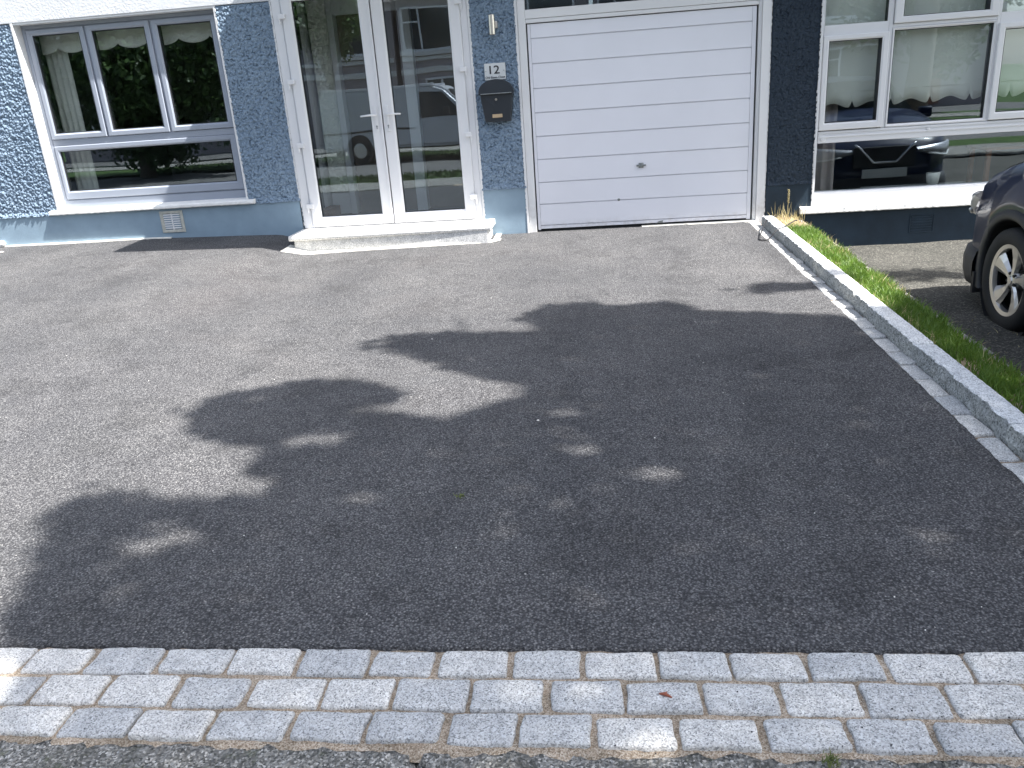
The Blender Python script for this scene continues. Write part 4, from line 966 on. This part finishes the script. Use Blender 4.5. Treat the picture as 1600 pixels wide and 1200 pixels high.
def van():
    root = empty('parked_van', (-5.45, -8.15, -.2), label='silver panel van parked across the road, mirrored in the door glass', cat='van')
    # side outline in x,z (front at +x)
    out = [(-2.45, .35), (2.75, .35), (2.82, .55), (2.80, .85), (2.68, 1.02), (1.95, 1.24), (1.30, 1.90), (1.05, 2.0), (.3, 2.04), (-2.30, 2.04), (-2.45, 1.9)]
    bm = bmesh.new(); a = [bm.verts.new((x, -.93, z)) for x, z in out]; c = [bm.verts.new((x, .93, z)) for x, z in out]
    bm.faces.new(a); bm.faces.new(c[::-1]); n = len(out)
    for i in range(n): bm.faces.new((a[i], c[i], c[(i + 1) % n], a[(i + 1) % n]))
    bmesh.ops.recalc_face_normals(bm, faces=bm.faces); bmesh.ops.bevel(bm, geom=bm.edges[:], offset=.07, segments=3, affect='EDGES')
    me = bpy.data.meshes.new('body'); bm.to_mesh(me); bm.free(); me.materials.append(M['silvervan']); o = bpy.data.objects.new('body', me); COL.objects.link(o); o.parent = root
    for s in (-1, 1):
        b = MB(); b.prism([(.50, 1.10), (1.75, 1.12), (1.68, 1.28), (1.22, 1.80), (.53, 1.83)], s*.925, s*.936); b.build('side_window', M['carglass'], root)
        for x in (-1.35, 1.98):
            b = MB(); b.lathe([(.40, 0), (.40, -.25*s), (0, -.25*s)], 32, 'Y', (x, s*.937, .36)); b.lathe([(0, 0), (.40, 0)], 32, 'Y', (x, s*.934, .37)); b.build('wheel_arch', M['rubber'], root)
            b = MB(); b.lathe([(0, .02*s), (.20, .02*s), (.21, .03*s), (.30, .02*s), (.325, -.02*s), (.325, -.18*s)], 32, 'Y', (x, s*.93, .325)); t = b.build('wheel', M['tyre'], root)
            MB().lathe([(0, .034*s), (.18, .034*s), (.20, .030*s)], 24, 'Y', (x, s*.93, .325)).build('hub_cap', M['alloy'], t)
        b = MB(); b.bbox(-2.4, .35, min(s*.932, s*.945), max(s*.932, s*.945), .82, .87, .004); b.build('rubbing_strip', M['rubber'], root)
        b = MB(); b.bbox(-2.35, 1.0, min(s*.86, s*.925), max(s*.86, s*.925), 1.985, 2.06, .01); b.build('roof_gutter', M['white'], root)
        b = MB(); b.bbox(1.25, 1.42, min(s*.95, s*1.12), max(s*.95, s*1.12), 1.15, 1.38, .02); b.build('door_mirror', M['rubber'], root)
    b = MB(); b.add([(2.0, -.75, 1.255), (2.0, .75, 1.255), (1.37, .72, 1.86), (1.37, -.72, 1.86)], [(0, 1, 2, 3)]); b.build('windscreen', M['carglass'], root)
van()

# ------------------------------------------------------------------ houses over the road (seen mirrored in the glass)
def far_house(x0, label, flip=False):
    r = empty('terraced_house', (x0, -17, -.1), label=label, cat='house', group='terraced houses across the road')
    Wd = 7.4
    MB().box(0, Wd, -7, 0, 0, 5.2).build('wall', M['oppwall'], r)
    MB().add([(0, .4, 5.2), (Wd, .4, 5.2), (Wd, -7.4, 5.2), (0, -7.4, 5.2), (0, -3.5, 7.4), (Wd, -3.5, 7.4)], [(0, 1, 5, 4), (1, 2, 5), (2, 3, 4, 5), (3, 0, 4), (0, 3, 2, 1)]).build('roof', M['roof'], r)
    MB().bbox(0, Wd, .002, .06, 2.55, 2.75, .01).build('string_band', M['quoin'], r)
    MB().bbox(.05, Wd - .05, .002, .07, 3.02, 3.16, .01).build('string_band', M['quoin'], r)
    for (a, b_, c, d_) in ((.15, 2.9, 3.35, 4.95), (4.4, 6.9, 3.35, 4.95), (.9, 3.4, .9, 2.35)):
        fr_ = MB().frame(a, b_, c, d_, .08, .08, .08, .08, 0, .06).build('window', M['white'], r); fr_.location = (0, .0, 0)
        m_ = MB(); m_.box(a + .66, a + .73, .005, .055, c + .05, d_ - .05); m_.box(a + .05, a + .66, .005, .055, c + 1.0, c + 1.06); m_.build('glazing_bar', M['white'], fr_)
        MB().box(a + .05, b_ - .05, .003, .02, c + .05, d_ - .05).build('pane', M['reflglass'], fr_)
        MB().bbox(a - .12, b_ + .12, .0, .14, c - .16, c, .01).build('window_sill', M['quoin'], r)
    dr = MB().bbox(4.4, 5.35, .0, .05, .1, 2.2, .01).build('door', M['darkwood'], r); MB().box(4.65, 5.1, .051, .056, 1.2, 2.0).build('pane', M['reflglass'], dr)
    return r
far_house(-7.5, 'mauve terraced house across the road, straight behind the parked van')
far_house(-15.1, 'mauve terraced house across the road, behind the big street tree')
far_house(.1, 'mauve terraced house across the road, opposite the neighbouring drive')
far_house(-22.7, 'mauve terraced house across the road, leftmost of the row')
far_house(7.7, 'mauve terraced house across the road, rightmost of the row')

# ------------------------------------------------------------------ trees
def leaves_from(P, size, mat, parent, name='crown'):
    n = len(P); nrm = rng.normal(size=(n, 3)); nrm[:, 2] += .9; nrm /= np.linalg.norm(nrm, axis=1)[:, None]
    t = rng.normal(size=(n, 3)); t -= (t*nrm).sum(1)[:, None]*nrm; t /= np.linalg.norm(t, axis=1)[:, None]
    bt = np.cross(nrm, t); s = size*rng.uniform(.6, 1.25, n)[:, None]
    V = np.stack([P - t*s, P - bt*s*.55 + t*s*.1, P + t*s, P + bt*s*.55 + t*s*.1], 1)
    return quads_mesh(name, V, mat, parent)
def trunk_and_limbs(root, base, fork, tips, r0):
    b = MB(); base = Vector(base); fork = Vector(fork)
    b.tube([base, base.lerp(fork, .3) + Vector((.05, .02, 0)), base.lerp(fork, .7) + Vector((-.03, .04, 0)), fork], [r0*1.25, r0, r0*.85, r0*.75], 14)
    for t in tips:
        t = Vector(t); mid = fork.lerp(t, .5) + Vector((random.uniform(-.2, .2), random.uniform(-.2, .2), .25)); b.tube([fork, fork.lerp(mid, .5) + Vector((0, 0, .05)), mid, t], [r0*.5, r0*.4, r0*.26, r0*.08], 8)
        for _ in range(3):
            q = mid + (t - mid)*random.random() ; e = q + Vector((random.uniform(-.9, .9), random.uniform(-.9, .9), random.uniform(.1, .8))); b.tube([q, q.lerp(e, .5) + Vector((0, 0, .08)), e], [r0*.16, r0*.1, r0*.03], 6)
    o = b.build('trunk', M['bark'], root, True); return o
# the street tree by the neighbouring drive: its crown is what shades the tarmac and setts.
MASK = [(-1.6, -.6), (-1.7, .6), (-1.72, 1.3), (-1.85, 1.75), (-2.0, 2.08), (-2.07, 2.36), (-2.26, 2.65), (-2.24, 2.78), (-1.98, 2.82), (-1.65, 2.73), (-1.49, 2.78), (-1.59, 3.01), (-1.58, 3.2), (-1.96, 3.29), (-2.11, 3.52), (-2.19, 3.83), (-1.9, 3.99), (-1.65, 4.12), (-1.34, 4.09), (-1.0, 3.85), (-1.08, 3.62), (-.74, 3.5), (-.37, 3.91), (-.61, 3.93), (-.86, 4.2), (-1.22, 4.49), (-1.51, 4.67), (-1.32, 4.92), (-.9, 4.93), (-.44, 4.87), (-.59, 5.18), (-.39, 5.47), (-.17, 5.52), (.1, 5.39), (.41, 5.46), (.68, 5.18), (1.42, 4.96), (1.53, 4.81), (1.84, 5.2), (2.3, 5.5), (3.0, 5.2), (3.6, 4.4), (4.0, 3.0), (3.8, 1.2), (3.0, -.2), (1.6, -1.2), (0, -1.4)]
HOLES = [(-.93, 2.71, .10, .06), (.14, 2.87, .15, .06), (-.15, 3.10, .13, .065), (-.19, 3.51, .12, .045), (-1.33, 3.29, .17, .10), (-1.62, 2.42, .20, .09), (-1.42, 2.80, .10, .10), (-.08, 1.66, .09, .05), (-1.80, 1.62, .16, .22), (-1.18, 3.62, .12, .07)]
def inside(px, py, poly):
    c = np.zeros(len(px), bool); j = len(poly) - 1
    for i in range(len(poly)):
        xi, yi = poly[i]; xj, yj = poly[j]
        with np.errstate(divide='ignore', invalid='ignore'):
            c ^= ((yi > py) != (yj > py)) & (px < (xj - xi)*(py - yi)/(yj - yi + 1e-12) + xi)
        j = i
    return c
def shade_tree():
    root = empty('street_tree', (5.9, .2, -.14), label='broad street tree beside the neighbouring drive, shading the tarmac', cat='tree')
    n = 98000; gx = rng.uniform(-2.5, 4.2, n); gy = rng.uniform(-1.5, 5.8, n)
    ok = inside(gx, gy, MASK) & inside(gx - .06, gy, MASK) & inside(gx, gy + .045, MASK) & inside(gx, gy - .03, MASK)
    for hx, hy, a, b in HOLES: ok &= ((gx - hx)/a)**2 + ((gy - hy)/b)**2 > rng.uniform(.6, 1.3, n)
    gx, gy = gx[ok], gy[ok]
    thin = (gx < 1.62) | (rng.random(len(gx)) < .62); gx, gy = gx[thin], gy[thin]
    # a sprig that throws the small detached patch near the garage
    k = 330; sx = np.concatenate([rng.normal(1.30, .16, k), rng.normal(2.82, .2, 240)]); sy = np.concatenate([rng.normal(5.66, .045, k) - (rng.random(k) < .0)*.1, rng.normal(6.85, .10, 240)])
    gx = np.concatenate([gx, sx]); gy = np.concatenate([gy, sy])
    rr = np.clip(((gx - .9)/3.3)**2 + ((gy - 2.0)/3.7)**2, 0, 1)
    jj = .03 + .022*np.sin(gx*3.1 + gy*5.3)
    gx = gx + rng.normal(size=len(gx))*jj; gy = gy + rng.normal(size=len(gy))*jj*.8
    hh = np.sqrt(1 - rr)*2.1 + .4
    z = 8.4 + hh*rng.uniform(-1, 1, len(gx)) - rr*.6
    gz_ = -.1
    P = np.stack([gx + .65*(z - gz_), gy - .19*(z - gz_), z], 1)
    P = P - np.array([5.9, .2, -.14])
    leaves_from(P, .062, M['leaf'], root)
    tips = [(P[i]*.93).tolist() for i in rng.choice(len(P), 26)]
    trunk_and_limbs(root, (0, 0, 0), (.1, .2, 5.0), tips, .2)
shade_tree()
def ball_tree(loc, rad, zc, n, size, label, name='street_tree', seed=0, trunk=.2):
    root = empty(name, loc, label=label, cat='tree'); k = 46
    cc = rng.normal(size=(k, 3)); cc /= np.linalg.norm(cc, axis=1)[:, None]; cc *= rng.uniform(.35, .9, k)[:, None]**.6; cc *= np.array(rad)
    idx = rng.integers(0, k, n); rr = rng.normal(size=(n, 3)); rr /= np.linalg.norm(rr, axis=1)[:, None]; rr *= rng.uniform(.5, 1, n)[:, None]*np.array(rad).mean()*.33
    P = cc[idx] + rr + np.array([0, 0, zc]); leaves_from(P, size, M['leaf'], root)
    trunk_and_limbs(root, (0, 0, 0), (0, 0, zc*.45), [(c*.8 + np.array([0, 0, zc])).tolist() for c in cc[:14]], trunk)
ball_tree((-13.2, -6.6, -.2), (4.7, 3.0, 3.3), 3.7, 40000, .10, 'dense low tree across the road, mirrored in the grey framed window')
ball_tree((-8.15, -9.6, -.2), (1.45, 1.4, 1.7), 4.7, 9000, .08, 'small high crowned tree on the far verge behind the silver van', seed=3, trunk=.12)
ball_tree((9.5, -9.5, -.2), (3.2, 2.6, 3.0), 4.6, 9000, .13, 'round tree on the far verge opposite the neighbouring drive')
pts = [(random.uniform(-16, 3), random.uniform(-1.7, -.1), -.15) for _ in range(9000)] + [(random.uniform(-14, 0), random.uniform(-10.4, -7.6), -.17) for _ in range(4000)]
blades('grass', pts, .03, .09, .03, mat_leaf('verge_grass', (.03, .055, .012), (.06, .095, .022), .2), .8, 'mown grass of the roadside verges')
